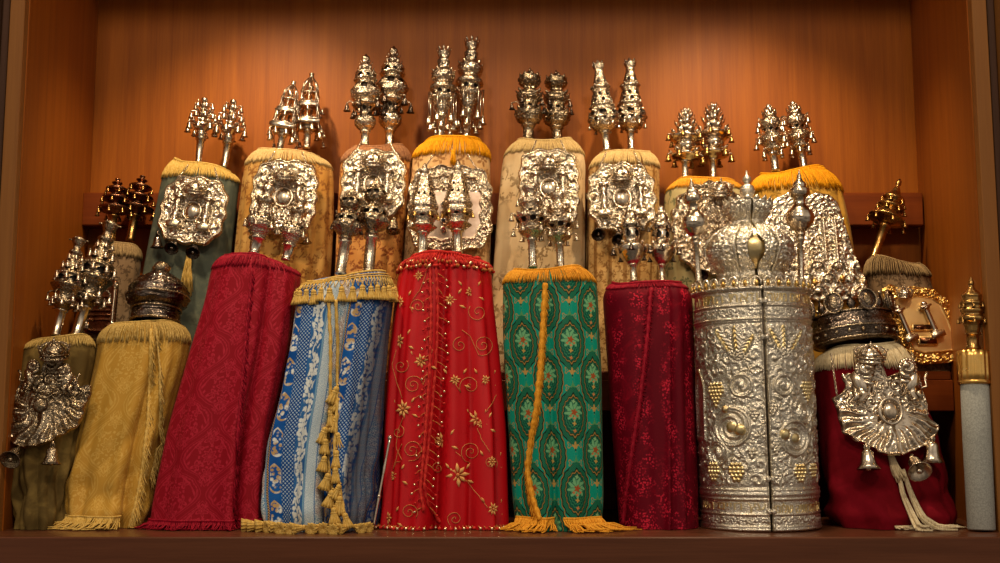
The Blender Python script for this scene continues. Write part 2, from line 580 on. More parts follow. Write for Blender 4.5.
CREAM1 = m_sprig('gold_cream_brocade', 'b07c38', '74401a', 16, .36, .25, 'c49a58')
CREAM2 = m_sprig('warm_floral_brocade', 'bd7c3c', '6e2a14', 17, .22, .0, 'd09a58')
CREAM3 = m_sprig('pale_floral_brocade', 'c4a478', '6e522e', 13, .42, .0, 'd4ba90')
CREAM4 = m_sprig('striped_cream_brocade', 'b48a50', '74481c', 26, .35, .7, 'cca870')
MOSS = m_sprig('moss_brocade', 'a8986a', '4c5238', 12, .3, .0, 'c4b07c')
YELLOWB = m_sprig('yellow_brocade', 'b8862e', '74561c', 18, .4, .2, 'cc9e4c')
TAUPE = m_sprig('taupe_brocade', '7a6044', '4a3826', 20, .3, .0, '8c7458')
CREAM5 = m_sprig('peach_floral_brocade', 'c49660', '7e5028', 15, .3, .0, 'd8b482')


def thread(name, c1, c2, rough=.6):
    m, nt, b = newmat(name)
    n = noise(nt, coord(nt, 'Object', (400, 400, 60)), 1, 2)
    setin(nt, b, 'Base Color', mixc(nt, n.step(.3, .7), lin(c1), lin(c2)))
    b.inputs['Roughness'].default_value = rough
    b.inputs['Specular IOR Level'].default_value = .1
    return m


T_YEL = thread('yellow_thread', 'd08408', 'eaa41c')
T_GOLD = thread('gold_thread', 'c07a18', 'e2a234')
T_CREAM = thread('cream_thread', 'b4925a', 'd0b47c')
T_IVORY = thread('ivory_thread', 'c8b48c', 'ead9b4')
T_TAN = thread('tan_thread', '9a7a3c', 'c8aa66')
T_STRAW = thread('straw_thread', 'b8903e', 'd6b468')
T_CRIM = thread('crimson_thread', '74061a', '9c142a')
T_RED = thread('red_thread', 'a01418', 'd03a30')
T_REDG = thread('red_gold_thread', 'a04424', 'd08a4a')
T_MAUVE = thread('mauve_thread', '7a4c34', 'a87850')
T_BROWN = thread('brown_thread', '4a3622', '75593a')
T_LBROWN = thread('light_brown_thread', '7c6444', 'a4885c')
T_EMB = thread('embroidery_gold', 'c88a4a', 'e2b070', .4)
T_EMBD = thread('embroidery_line', 'b46a3c', 'cc8450', .4)
PEARL = metal('pearl_bead', 'e0c8a0', .3, 50, .0)


class Mantle:
    """A cloth cover over a two-roller scroll; its outline is given at several heights."""
    def __init__(s, rows, Yb, k, zb=0.0, b=.085, pw=2.25, fold=.012, nf=(5, 9, 14), seed=1, cap=.045, folds=(), top_fold=.2, slump=0.0, crumple=0.0, slope=0.0):
        R = np.random.default_rng(seed)
        s.Yb, s.k, s.zb, s.b, s.pw, s.fold, s.cap = Yb, k, zb, b, pw, fold, cap
        s.w = [(2 * round(n / 2), R.uniform(0, 2 * pi), R.uniform(-1.2, 1.2), R.uniform(.6, 1)) for n in nf]
        s.folds, s.top_fold, s.slump = folds, top_fold, slump
        s.slope = slope; s.crumple = crumple; s.cr = [(R.integers(2, 7), R.uniform(12, 42), R.uniform(0, 6.28), R.uniform(.5, 1)) for _ in range(9)]
        z, xl, xr = [], [], []
        for i, (py, l, r) in enumerate(rows):
            pl, pr = Wl(l, py, Yb, k, zb), Wl(r, py, Yb, k, zb)
            if i == 0: pl.z = pr.z = Wl(l, py, Yb - b * .62, k, zb).z - .002
            z.append(pl.z); xl.append(pl.x); xr.append(pr.x)
        if z[-1] > zb + .004:                      # carry the outline on down to what it stands on
            t = (zb - z[-1]) / (z[-1] - z[-2])
            for a in (xl, xr): a.append(a[-1] + (a[-1] - a[-2]) * t * .8)
            z.append(zb)
        z[-1] = zb
        o = np.argsort(z)
        s.z, s.xl, s.xr = np.array(z)[o], np.array(xl)[o], np.array(xr)[o]
        s.zt = s.z[-1]

    def prof(s, z):
        xl = xr = 0
        for d in (-.02, 0, .02):
            zz = np.clip(z + d, s.zb, s.zt)
            xl = xl + np.interp(zz, s.z, s.xl) / 3; xr = xr + np.interp(zz, s.z, s.xr) / 3
        return (xl + xr) / 2, (xr - xl) / 2

    def disp(s, ph, t):
        d = 0
        for (n, p, dr, w) in s.w:
            c = n * ph + p + dr * t * 2
            d = d + w * (.35 * np.cos(c) + .65 * (2.6 * np.abs(np.cos(c / 2 if n % 2 == 0 else c / 2)) - 1.6))
        d = d / len(s.w)
        ramp = s.top_fold + (1 - s.top_fold) * t ** .8
        d = d * s.fold * ramp
        for (p0, p1, wd, a) in s.folds:
            c = p0 + (p1 - p0) * t
            d = d + a * np.exp(-((ph - c) / wd) ** 2) * (.25 + .75 * t)
        if s.crumple:
            c = 0
            for (a, bz, p, w) in s.cr: c = c + w * (1.6 * np.abs(np.sin(a * ph * .7 + bz * t * .35 + p)) - 1)
            d = d + s.crumple * c / 3 * np.clip(t * 1.3 - .25, 0, 1)
        if s.slump:
            d = d + s.slump * np.exp(-((t - .93) / .05) ** 2) * (1 + .5 * np.sin(3 * ph + 1)) + s.slump * .5 * np.exp(-((t - .8) / .04) ** 2) * np.sin(4 * ph)
        return d

    def pt(s, ph, z, off=0.0):
        ph, z = np.asarray(ph, float), np.asarray(z, float)
        xc, a = s.prof(z)
        t = np.clip((s.zt - z) / (s.zt - s.zb), 0, 1)
        q = np.clip((z - (s.zt - s.cap)) / s.cap, 0, 1)
        k = np.sqrt(np.maximum(0, 1 - (q * .92) ** 2)) * .35 + .65
        k = np.where(q > 0, 1 - (1 - np.sqrt(np.maximum(0, 1 - (q * .96) ** 2.2))) * .34, 1)
        d = s.disp(ph, t) + off
        bb = np.minimum(s.b, a)
        e = 2 / s.pw
        sx, cx = np.sin(ph), np.cos(ph)
        x = xc + (a * k) * np.sign(sx) * np.abs(sx) ** e + d * sx
        y = s.Yb + s.k * (z - s.zb) - (bb * k) * np.sign(cx) * np.abs(cx) ** e - d * cx
        q2 = np.clip((z - (s.zt - .09)) / .09, 0, 1)
        z2 = z + q2 * q2 * (s.slope * np.sin(ph) + .0045 * np.sin(2 * ph + s.w[0][1]) + .003 * np.sin(3 * ph + s.w[1][1]))
        return np.stack([x, y, z2], -1)

    def mesh(s, name, mats, loc, nph=160, nz=130, hem=None):
        ph = np.linspace(-pi, pi, nph, endpoint=False)
        # denser in front
        ph = ph - .25 * np.sin(ph)
        tt = np.linspace(0, 1, nz)
        zz = s.zb + .001 + (s.zt - s.zb - .001) * (1 - (1 - tt) ** 1.25)
        Z, P = np.meshgrid(zz, ph, indexing='ij')
        V = s.pt(P, Z)
        # top cap closing inwards
        top = V[-1]; c = top.mean(0)
        caps = []
        for q in (.85, .6, .3, .02):
            r = c + (top - c) * q; r[:, 2] = r[:, 2] * q + (s.zt + .004) * (1 - q)
            caps.append(r)
        A = np.concatenate([V, np.array(caps)], 0)
        n = A.shape[0]
        # u: arc length from the middle of the front, v: height
        seg = np.linalg.norm(np.diff(V, axis=1, append=V[:, :1]), axis=2)
        cum = np.concatenate([np.zeros((nz, 1)), np.cumsum(seg, 1)[:, :-1]], 1)
        j0 = int(np.argmin(np.abs(ph)))
        U = cum - cum[:, j0:j0 + 1]
        U = np.concatenate([U, np.repeat(U[-1:], 4, 0)], 0)
        VV = np.concatenate([Z - s.zb, np.repeat(Z[-1:] - s.zb, 4, 0)], 0)
        Fc = gridfaces(n, nph, True)
        me = mkmesh(name, shift(A.reshape(-1, 3), loc), Fc, mats, None, np.stack([U.ravel(), VV.ravel()], -1))
        return me

    def surf(s, px, py, off=.0):
        """Point of the front surface seen at a pixel, with its angle."""
        phs = np.linspace(-1.5, 1.5, 301)
        Y = s.Yb - s.b
        for _ in range(7):
            p = W(px, py, Y)
            z = min(max(p.z, s.zb + .002), s.zt - .001)
            c = s.pt(phs, np.full(301, z), off)
            i = int(np.argmin(np.abs(c[:, 0] - p.x)))
            Y = Y * .2 + c[i, 1] * .8
        return Vector(c[i]), phs[i]

    def normal(s, ph): return Vector((sin(ph), -cos(ph), 0))


def scroll(label, loc, group): return empty('torah_scroll', loc, label, 'torah scroll', group)


def strand(mb, p, d, L, r, droop=0.0, mat=0, wav=.0, n=3, floor=None):
    pts = []
    d = Vector(d).normalized()
    for i in range(4):
        t = i / 3
        q = Vector(p) + d * L * t + Vector((random.uniform(-wav, wav) * t, random.uniform(-wav, wav) * t, -droop * t * t))
        if floor is not None: q.z = max(q.z, floor)
        pts.append(q)
    mb.tube(pts, [r, r, r * .9, r * .6], n, mat)


def top_fringe(M, parent, mat, L, N=150, r=.0016, span=2.0, gimp=.0028, drop=.006, name='top_fringe', off=.0012, gmat=None, wav=.003):
    loc = Vector(parent.location); mb = MB()
    for i in range(N):
        ph = -span + 2 * span * (i + random.uniform(-.3, .3)) / N
        z0 = M.zt - drop
        l = L * random.uniform(.88, 1.06)
        fr = (0, .07, .16, .3, .5, .75, 1)
        jj, w0 = random.uniform(0, .0022), random.uniform(-wav, wav) * 12
        q = M.pt(np.array([ph + w0 * f for f in fr]), np.array([z0 - l * f for f in fr]), off + jj)
        pts = [Vector(c) - loc + Vector((0, -.0012 * f, 0)) for c, f in zip(q, fr)]
        mb.tube(pts, [r] * 6 + [r * .6], 3)
    if gimp:
        pts = [Vector(M.pt(ph, M.zt - drop + .002, off + .0006 * math.sin(ph * 90))) - loc for ph in np.linspace(-span, span, 120)]
        mb.tube(pts, gimp, 6)
    return mb.build(name, [mat], parent)


def path_points(M, path, n=60, off=.002):
    P = np.array(path, float)
    s = np.concatenate([[0], np.cumsum(np.linalg.norm(np.diff(P, axis=0), axis=1))])
    out = []
    for t in np.linspace(0, s[-1], n):
        x, y = np.interp(t, s, P[:, 0]), np.interp(t, s, P[:, 1])
        out.append(M.surf(x, y, off)[0])
    # smooth
    for _ in range(2):
        out = [out[0]] + [(out[i - 1] + out[i] * 2 + out[i + 1]) / 4 for i in range(1, len(out) - 1)] + [out[-1]]
    return out


def trim(M, parent, path, mat, r=.004, N=120, L=.03, side=(1,), name='front_fringe', sr=.0014, down=.8, off=.003, braid=True, floor=.003):
    """Gimp along a path with strands brushed down from it."""
    loc = Vector(parent.location); mb = MB()
    pts = path_points(M, path, 70, off)
    if braid: mb.tube([p - loc for p in pts], [r * (1 + .25 * math.sin(i * 2.2)) for i in range(len(pts))], 6)
    for i in range(N):
        t = (i + random.random()) / N * (len(pts) - 1.001); j = int(t); q = pts[j].lerp(pts[j + 1], t - j)
        for sd in side:
            d = Vector((sd * random.uniform(.3, .9), -.12, -down * random.uniform(.7, 1.2)))
            strand(mb, q - loc + Vector((0, -.002 * random.random(), 0)), d, L * random.uniform(.8, 1.1), sr, 0, 0, .002, floor=floor - loc.z)
    return mb.build(name, [mat], parent)


def hem_fringe(M, parent, mat, a, b, N=80, L=.04, r=.0015, spread=.0, name='hem_fringe', z0=.012, out=.6):
    loc = Vector(parent.location); mb = MB()
    for i in range(N):
        ph = a + (b - a) * (i + random.uniform(-.5, .5)) / N
        p = Vector(M.pt(ph, M.zb + z0, .003)) - loc
        clump = .35 * sin(i * .55) + .2 * sin(i * .23 + 1)
        d = M.normal(ph) * out * random.uniform(.7, 1.1) + Vector((spread + clump + random.uniform(-.12, .12), 0, 0))
        l = L * random.uniform(.7, 1.1); fl = M.zb - loc.z + r * random.uniform(1, 4)
        k = random.uniform(-.25, .25)
        pts = [p, p + d * l * .15 + Vector((0, -.002, -z0 * .45)), p + d * l * .4, p + d * l * .7 + Vector((k * l * .12, 0, 0)), p + d * l + Vector((k * l * .4, 0, 0))]
        for q, zz in zip(pts[2:], (.3, .0, .0)): q.z = fl + zz * z0
        mb.tube(pts, [r, r, r, r * .9, r * .6], 4)
    pts = [Vector(M.pt(ph, M.zb + z0, .003)) - loc for ph in np.linspace(a, b, 70)]
    mb.tube(pts, .003, 6)
    return mb.build(name, [mat], parent)


_tas = {}
def tassel_mesh(key, L, w, mats):
    if key in _tas: return _tas[key]
    mb = MB()
    mb.ball((0, 0, -w * .33), w * .34, 10, 6)
    mb.tube([(0, 0, 0), (0, 0, L * .12)], w * .1, 5)
    mb.lathe([(w * .3, -w * .45), (w * .32, -w * .66), (w * .42, -L * .55), (w * .54, -L * .8), (w * .66, -L), (w * .4, -L * .98), (0, -L * .88)], 44, 0, fn=lambda a, z: 1 + .16 * cos(11 * a) * min(1, -z / L * 1.4))
    mb.tube([(w * .3 * cos(a), w * .3 * sin(a), -w * .6) for a in np.linspace(0, 2 * pi, 13)[:-1]], w * .07, 5, closed=True)
    me = mkmesh('tassel', np.array([tuple(v) for v in mb.v]), mb.f, mats, mb.m)
    _tas[key] = me
    return me


def put(name, me, parent, world, rot=None, scale=1.0):
    """A part at a world position under a thing that may itself be turned."""
    o = link(name, me, parent)
    pm = Matrix.LocRotScale(parent.location, parent.rotation_quaternion if parent.rotation_mode == 'QUATERNION' else parent.rotation_euler, parent.scale)
    wm = Matrix.LocRotScale(world, rot or Quaternion(), Vector((scale,) * 3))
    lm = pm.inverted() @ wm
    o.rotation_mode = 'QUATERNION'
    l, r, sc = lm.decompose()
    o.location, o.rotation_quaternion, o.scale = l, r, sc
    return o


# ------------------------------------------------------------------ relief
def rococo(x, z, seed, sp, turns=1.3):
    """Scrollwork heights 0..1 at points (x,z) (any unit), scroll spacing sp."""
    R = np.random.default_rng(seed)
    x0, x1, z0, z1 = x.min(), x.max(), z.min(), z.max()
    h = np.zeros_like(x)
    nx, nz = max(1, int((x1 - x0) / sp) + 1), max(1, int((z1 - z0) / sp) + 1)
    for i in range(nx + 1):
        for j in range(nz + 1):
            cx = x0 + (i + R.uniform(-.3, .3) + .5 * (j % 2)) * sp
            cz = z0 + (j + R.uniform(-.3, .3)) * sp
            rad = sp * R.uniform(.6, .85); hand = R.choice([-1, 1]); p = R.uniform(0, 6.28)
            dx, dz = x - cx, z - cz
            sel = (np.abs(dx) < rad) & (np.abs(dz) < rad)
            if not sel.any(): continue
            d = np.hypot(dx[sel], dz[sel]); th = np.arctan2(dz[sel], dx[sel])
            m = np.clip(1 - d / rad, 0, 1) ** .6
            if R.random() < .3:
                v = m * (.5 + .5 * np.cos(5 * th + p))       # rosette
            else:
                v = m * (.45 + .55 * np.cos(hand * th + p + 2 * pi * turns * d / rad))
            h[sel] = np.maximum(h[sel], v)
    return h


def dome(x, z, cx, cz, rx, rz=None):
    rz = rz or rx
    return np.sqrt(np.maximum(0, 1 - ((x - cx) / rx) ** 2 - ((z - cz) / rz) ** 2))


def sst(a, b, x):
    t = np.clip((x - a) / (b - a), 0, 1)
    return t * t * (3 - 2 * t)


# ------------------------------------------------------------------ bells, chains
_bells = {}
def bell_mesh(drop, size, mat, chain=True):
    key = (round(drop, 4), round(size, 4), mat.name)
    if key in _bells: return _bells[key]
    mb = MB()
    if drop > 0: mb.tube([(0, 0, 0), (0, 0, -drop)], size * .1, 4)
    s = size
    mb.lathe([(0, -drop), (.18 * s, -drop - .02 * s), (.3 * s, -drop - .16 * s), (.34 * s, -drop - .5 * s), (.42 * s, -drop - .78 * s), (.6 * s, -drop - 1.0 * s), (.56 * s, -drop - 1.0 * s), (.3 * s, -drop - .6 * s), (0, -drop - .3 * s)], 14)
    mb.ball((0, 0, -drop - .92 * s), .16 * s, 7, 5)
    mb.tube([(0, 0, -drop - .3 * s), (0, 0, -drop - .9 * s)], .05 * s, 4)
    mb.tube([(.13 * s * cos(a), 0, -drop + .09 * s + .13 * s * sin(a)) for a in np.linspace(0, 2 * pi, 9)[:-1]], .045 * s, 4, closed=True)
    me = mkmesh('bell', np.array([tuple(v) for v in mb.v]), mb.f, mat, mb.m)
    _bells[key] = me
    return me


def chain_mb(mb, a, b, sag, link_=.008, r=.0011, mat=0):
    a, b = Vector(a), Vector(b)
    n = max(3, int((b - a).length / (link_ * .75)))
    for i in range(n):
        t = (i + .5) / n
        c = a.lerp(b, t) + Vector((0, 0, -sag * 4 * t * (1 - t)))
        d = (b - a).normalized()
        e = d.orthogonal().normalized()
        if i % 2: e = d.cross(e)
        mb.tube([c + d * link_ * .55 * cos(q) + e * link_ * .3 * sin(q) for q in np.linspace(0, 2 * pi, 9)[:-1]], r, 4, mat, closed=True)


# ------------------------------------------------------------------ finials (rimonim)
def dense(prof, N=110):
    P = np.array(prof, float)
    s = np.linspace(P[0, 0], P[-1, 0], N)
    r = np.interp(s, P[:, 0], P[:, 1])
    rs = np.convolve(np.pad(r, 1, mode='edge'), [.2, .6, .2], 'valid')
    rs[-1] = P[-1, 1]
    return s, rs


def finial(label, group, base, tip, plane, spec, like=None):
    Yb, k, zb = plane[:3]
    P0, P1 = Wl(base[0], base[1], Yb, k, zb), Wl(tip[0], tip[1], Yb, k, zb)
    L = (P1 - P0).length
    q = Vector((0, 0, 1)).rotation_difference((P1 - P0).normalized())
    if like is not None:                              # the twin of a pair: a copy of the thing and of each of its parts
        root = like.copy(); COL.objects.link(root)
        root['label'] = label
        root.location, root.rotation_quaternion = P0, q
        root.scale = (L / like['len'],) * 3
        for ch in list(like.children):
            c = ch.copy(); COL.objects.link(c); c.parent = root
        return root
    root = empty('torah_finial', P0, label, 'torah finial', group)
    root.rotation_mode = 'QUATERNION'; root.rotation_quaternion = q
    root['len'] = L
    px = L / math.hypot(tip[0] - base[0], tip[1] - base[1])
    mats = spec['mats']                               # head, shaft, bells
    s_end = spec['shaft'][1]; rs = spec['shaft'][0] * px
    R = spec.get('shaft_r1', spec['shaft'][0]) * px
    mb = MB()
    fl = spec.get('flutes', 0)
    d0 = spec.get('d0', 0.0)
    mb.lathe([(rs * .9, d0), (rs * 1.15, d0 + .001), (rs * 1.15, d0 + .006), (rs, d0 + .009), (rs * .5 + R * .5, L * s_end * .5), (R, L * s_end * .86), (R * 1.35, L * s_end * .88), (R * 1.35, L * s_end * .94), (R, L * s_end * .96), (R, L * s_end)], 24, 0, fn=(lambda a, z: 1 + .1 * cos(fl * a)) if fl else None)
    mb.build('shaft', [mats[1]], root)
    mb = MB()
    if spec.get('tower'):
        tower(mb, spec['tower'], L, px)
    else:
        s, r = dense(spec['prof'])
        n = spec.get('n', 56)
        ph = np.linspace(0, 2 * pi, n, endpoint=False)
        S, PH = np.meshgrid(s, ph, indexing='ij')
        Rr = np.repeat(r[:, None], n, 1)
        for (s0, s1, kk, am) in spec.get('lobes', ()):
            w = sst(s0, s0 + .02, S) * (1 - sst(s1 - .02, s1, S))
            Rr = Rr * (1 + am * w * np.cos(kk * PH))
        am = spec.get('relief', .1)
        if am:
            hh = rococo(PH * 9.0, S * 70.0, spec.get('seed', 3), spec.get('rsp', 5.0))
            Rr = Rr * (1 + am * (hh - .35) * np.clip(Rr / 5.0, 0, 1))
        Rr = Rr * px
        V = np.stack([Rr * np.cos(PH), Rr * np.sin(PH), S * L], -1).reshape(-1, 3)
        Fc = gridfaces(len(s), n, True)
        keep = np.ones(len(Fc), bool)
        fs, fp = S.ravel()[Fc].mean(1), (ph[np.minimum(np.arange(n) , n - 1)] + pi / n)
        fph = np.tile(fp, len(s) - 1)
        for (sc, nn, hs, hp, p0) in spec.get('windows', ()):
            dd = (fph - p0) * nn / (2 * pi)
            dd = (dd - np.round(dd)) * 2 * pi / nn
            keep &= ~((((fs - sc) / hs) ** 2 + (dd / hp) ** 2) < 1)
        mb.add(V, Fc[keep].tolist())
        if spec.get('windows'):                       # dark inner shells that paint shade into the openings
            for (sc, nn, hs, hp, p0) in spec['windows']:
                zs = np.linspace(sc - hs * 1.5, sc + hs * 1.5, 7)
                mb.lathe([(.2 * px, zs[0] * L)] + [(float(np.interp(z, s, r)) * .76 * px, z * L) for z in zs] + [(.2 * px, zs[-1] * L)], 28, 1)
    for (sc, r, nn, h, out, wd, *p0) in spec.get('spikes', ()):
        for i in range(nn):
            a = 2 * pi * i / nn + (p0[0] if p0 else 0)
            d = Vector((cos(a), sin(a), 0))
            mb.leaf(d * r * px + Vector((0, 0, sc * L)), d * (r + out) * px + Vector((0, 0, sc * L + h * px)), wd * px, d + Vector((0, 0, -.2)), .25 * wd * px)
    for (s0, r0, s1, r1, nn, th, *p0) in spec.get('arms', ()):
        for i in range(nn):
            a = 2 * pi * i / nn + (p0[0] if p0 else 0)
            d = Vector((cos(a), sin(a), 0))
            A, B = d * r0 * px + Vector((0, 0, s0 * L)), d * r1 * px + Vector((0, 0, s1 * L))
            M_ = (A + B) / 2 + Vector((0, 0, .35 * (r1 - r0) * px)) 
            mb.tube([A, A.lerp(M_, .6), M_, M_.lerp(B, .6), B], th * px, 5)
            mb.ball(B, th * 1.5 * px, 6, 5)
    mb.build('finial_head', [mats[0], DARKIN], root)
    inv = q.inverted()
    for (sc, r, nn, drop, size, *p0) in spec.get('bells', ()):
        me = bell_mesh(drop * px, size * px, mats[2])
        for i in range(nn):
            a = 2 * pi * i / nn + (p0[0] if p0 else 0)
            o = link('bell', me, root, Vector((r * px * cos(a), r * px * sin(a), sc * L)))
            o.rotation_mode = 'QUATERNION'; o.rotation_quaternion = inv @ Quaternion((0, 0, 1), a)
    return root


def tower(mb, T, L, px):
    """Square gallery tower: storeys of a floor slab, corner pillars and an open room, under a crown of straps."""
    for (s0, s1, hw, ov) in T:
        z0, z1 = s0 * L, s1 * L; w = hw * px; sl = (z1 - z0) * .24
        mb.box((0, 0, z0 + sl / 2), ((w + ov * px) * 2, (w + ov * px) * 2, sl), bev=.001)
        mb.box((0, 0, z0 + sl * 1.15), ((w + ov * px * .5) * 2, (w + ov * px * .5) * 2, sl * .35), bev=.0008)
        for i in (-1, 0, 1):
            for j in (-1, 0, 1):
                if i == 0 and j == 0: continue
                mb.lathe([(1.0 * px, z0 + sl), (.7 * px, z0 + sl * 1.3), (.7 * px, z1 - sl * .3), (1.0 * px, z1)], 8, 0, (i * w * .88, j * w * .88, 0))
        for i in (-1, 1):
            for t in np.linspace(-.9, .9, 9):
                mb.box((t * w, i * w * 1.02, z0 + sl * 1.5), (.5 * px, .5 * px, sl * .9))
                mb.box((i * w * 1.02, t * w, z0 + sl * 1.5), (.5 * px, .5 * px, sl * .9))
        mb.ball((0, 0, (z0 + z1) / 2), w * .34, 10, 7)
        mb.box((0, 0, z1), (w * 2.1, w * 2.1, sl * .3), bev=.0006)
    s1, hw = T[-1][1], T[-1][2] * px
    z1 = s1 * L
    for i in range(8):
        a = pi / 4 * i
        d = Vector((cos(a), sin(a), 0))
        r = hw * (1.25 if i % 2 else 1.0)
        mb.tube([d * r + Vector((0, 0, z1)), d * r * .8 + Vector((0, 0, z1 + (L - z1) * .45)), d * r * .25 + Vector((0, 0, z1 + (L - z1) * .78)), Vector((0, 0, L * .965))], .8 * px, 5)
    mb.ball((0, 0, z1 + (L - z1) * .3), hw * .45, 10, 7)
    mb.ball((0, 0, L * .968), 2.2 * px, 10, 7)
    mb.lathe([(2.0 * px, L * .985), (2.6 * px, L), (0, L * .99)], 8)
    s0 = T[0][0] * L
    mb.lathe([(3 * px, s0 - 6 * px), (4.5 * px, s0 - 3 * px), (T[0][2] * px * .8, s0)], 16)


# ------------------------------------------------------------------ crowns
def crown_geo(mb, w, h, n=8, dome_=True, mat=0, gm=0):
    """A small open crown of half width w and height h, standing at z=0."""
    mb.lathe([(w * .8, 0), (w * .86, .02 * h), (w * .86, .1 * h), (w * .8, .12 * h), (w * .82, .22 * h), (w * .9, .24 * h), (w * .9, .3 * h), (w * .84, .32 * h), (w * .78, .3 * h), (w * .72, .02 * h)], 40, mat)
    for i in range(2 * n):
        a = 2 * pi * i / (2 * n); d = Vector((cos(a), sin(a), 0))
        mb.ball(d * w * .87 + Vector((0, 0, .17 * h)), .05 * h, 7, 5, gm)
        if i % 2 == 0:
            mb.leaf(d * w * .84 + Vector((0, 0, .28 * h)), d * w * 1.02 + Vector((0, 0, .62 * h)), w * .42, d, w * .08, mat)
            mb.ball(d * w * 1.02 + Vector((0, 0, .64 * h)), .045 * h, 6, 5, mat)
            if dome_:
                pts = [d * w * (.86 if t < .3 else 1) * math.cos(t * pi / 2) ** .7 * (1 - .0 * t) + Vector((0, 0, .3 * h + .52 * h * math.sin(t * pi / 2))) for t in np.linspace(0, .97, 8)]
                mb.tube(pts, w * .05, 6, mat)
                for p in pts[1:-1]: mb.ball(p + d * w * .05, w * .055, 6, 4, gm)
        else:
            mb.leaf(d * w * .84 + Vector((0, 0, .28 * h)), d * w * .95 + Vector((0, 0, .45 * h)), w * .22, d, w * .05, mat)
    mb.lathe([(0, .05 * h), (w * .74, .05 * h), (w * .74, .3 * h), (w * .66, .5 * h), (w * .42, .7 * h), (0, .82 * h)], 24, mat)
    if dome_:
        mb.ball((0, 0, .9 * h), .085 * h, 10, 7, gm)
        mb.lathe([(w * .12, .8 * h), (w * .2, .82 * h), (w * .08, .86 * h)], 14, mat)
        mb.leaf((0, 0, .96 * h), (0, 0, 1.06 * h), .1 * h, (0, -1, 0), .02 * h, mat)
    return mb


def lion_geo(mb, s, hand, mat=0):
    """A rampant lion in high relief, about s tall, facing the middle (hand = side it stands on)."""
    R = lambda a: Matrix.Rotation(a * hand, 3, 'Y')
    P = lambda x, z, y=0: Vector((x * hand * s, y * s, z * s))
    mb.ball(P(.0, .42, -.05), .2 * s, 14, 10, mat, (.85, .7, 1.5), R(.35))
    mb.ball(P(-.1, .72, -.1), .2 * s, 16, 11, mat, (1.05, .75, 1.05))             # mane
    for i in range(16):
        a = 2 * pi * i / 16
        mb.ball(P(-.1 + .17 * cos(a), .72 + .18 * sin(a), -.13), .055 * s, 8, 6, mat)
        mb.ball(P(-.1 + .1 * cos(a + .2), .72 + .1 * sin(a + .2), -.21), .045 * s, 8, 6, mat)
    mb.ball(P(-.16, .76, -.22), .1 * s, 12, 8, mat)
    mb.ball(P(-.22, .73, -.28), .055 * s, 10, 7, mat, (1.2, 1, .8))
    mb.ball(P(-.1, .87, -.14), .04 * s, 8, 6, mat)
    mb.tube([P(-.02, .55, -.1), P(-.18, .52, -.14), P(-.3, .6, -.14)], [.08 * s, .06 * s, .045 * s], 9, mat)
    mb.tube([P(-.02, .45, -.1), P(-.2, .38, -.14), P(-.32, .42, -.14)], [.075 * s, .055 * s, .045 * s], 9, mat)
    mb.tube([P(.06, .26, -.06), P(-.08, .12, -.12), P(.04, .0, -.1), P(-.08, -.03, -.12)], [.11 * s, .085 * s, .055 * s, .045 * s], 9, mat)
    mb.tube([P(.12, .25, -.02), P(.1, .1, -.06), P(.18, -.02, -.06)], [.1 * s, .07 * s, .045 * s], 9, mat)
    mb.tube([P(.14, .25, 0), P(.32, .3, -.03), P(.3, .5, -.03), P(.38, .62, -.03)], [.035 * s, .03 * s, .03 * s, .05 * s], 7, mat)
    return mb


# ------------------------------------------------------------------ breastplates
def outline_fn(poly, c, n=720):
    """Radius by angle of a star-shaped outline given as image points about c."""
    P = np.array([(x - c[0], c[1] - y) for x, y in poly], float)
    th = np.linspace(-pi, pi, n, endpoint=False)
    r = np.zeros(n)
    Q = np.roll(P, -1, 0)
    d = np.stack([np.cos(th), np.sin(th)], -1)
    for a, b in zip(P, Q):
        e = b - a
        det = d[:, 0] * (-e[1]) + d[:, 1] * e[0]
        det = np.where(np.abs(det) < 1e-9, 1e-9, det)
        t = (a[0] * (-e[1]) + a[1] * e[0]) / det
        s = (d[:, 0] * a[1] - d[:, 1] * a[0]) / det
        ok = (t > 0) & (s >= -1e-6) & (s <= 1 + 1e-6)
        r = np.where(ok, np.maximum(r, t), r)
    k = np.hanning(9); k /= k.sum()
    r = np.convolve(np.pad(r, 4, mode='wrap'), k, 'valid')
    return lambda a: np.interp((a + pi) % (2 * pi), np.append(th + pi, 2 * pi), np.append(r, r[0]))


def super_outline(hw, hh, pw=3.2, scal=.03, kk=12, ph=0.0, shoulder=0.0):
    def fn(a):
        c, s = np.abs(np.cos(a)), np.abs(np.sin(a))
        r = ((c / hw) ** pw + (s / hh) ** pw) ** (-1 / pw)
        return r * (1 + scal * np.cos(kk * a + ph) - shoulder * np.exp(-((np.sin(a) - .35) / .12) ** 2))
    return fn


def shield_frame(c, plane, rot, back):
    Yb, k, zb = plane[:3]
    P = Wl(c[0], c[1], Yb - back, k, zb)
    zu = Vector((0, k, 1)).normalized(); xr = Vector((1, 0, 0)); y = zu.cross(xr)
    M = Matrix((xr, y, zu)).transposed() @ Matrix.Rotation(radians(rot), 3, 'Y')
    return P, M.to_quaternion()


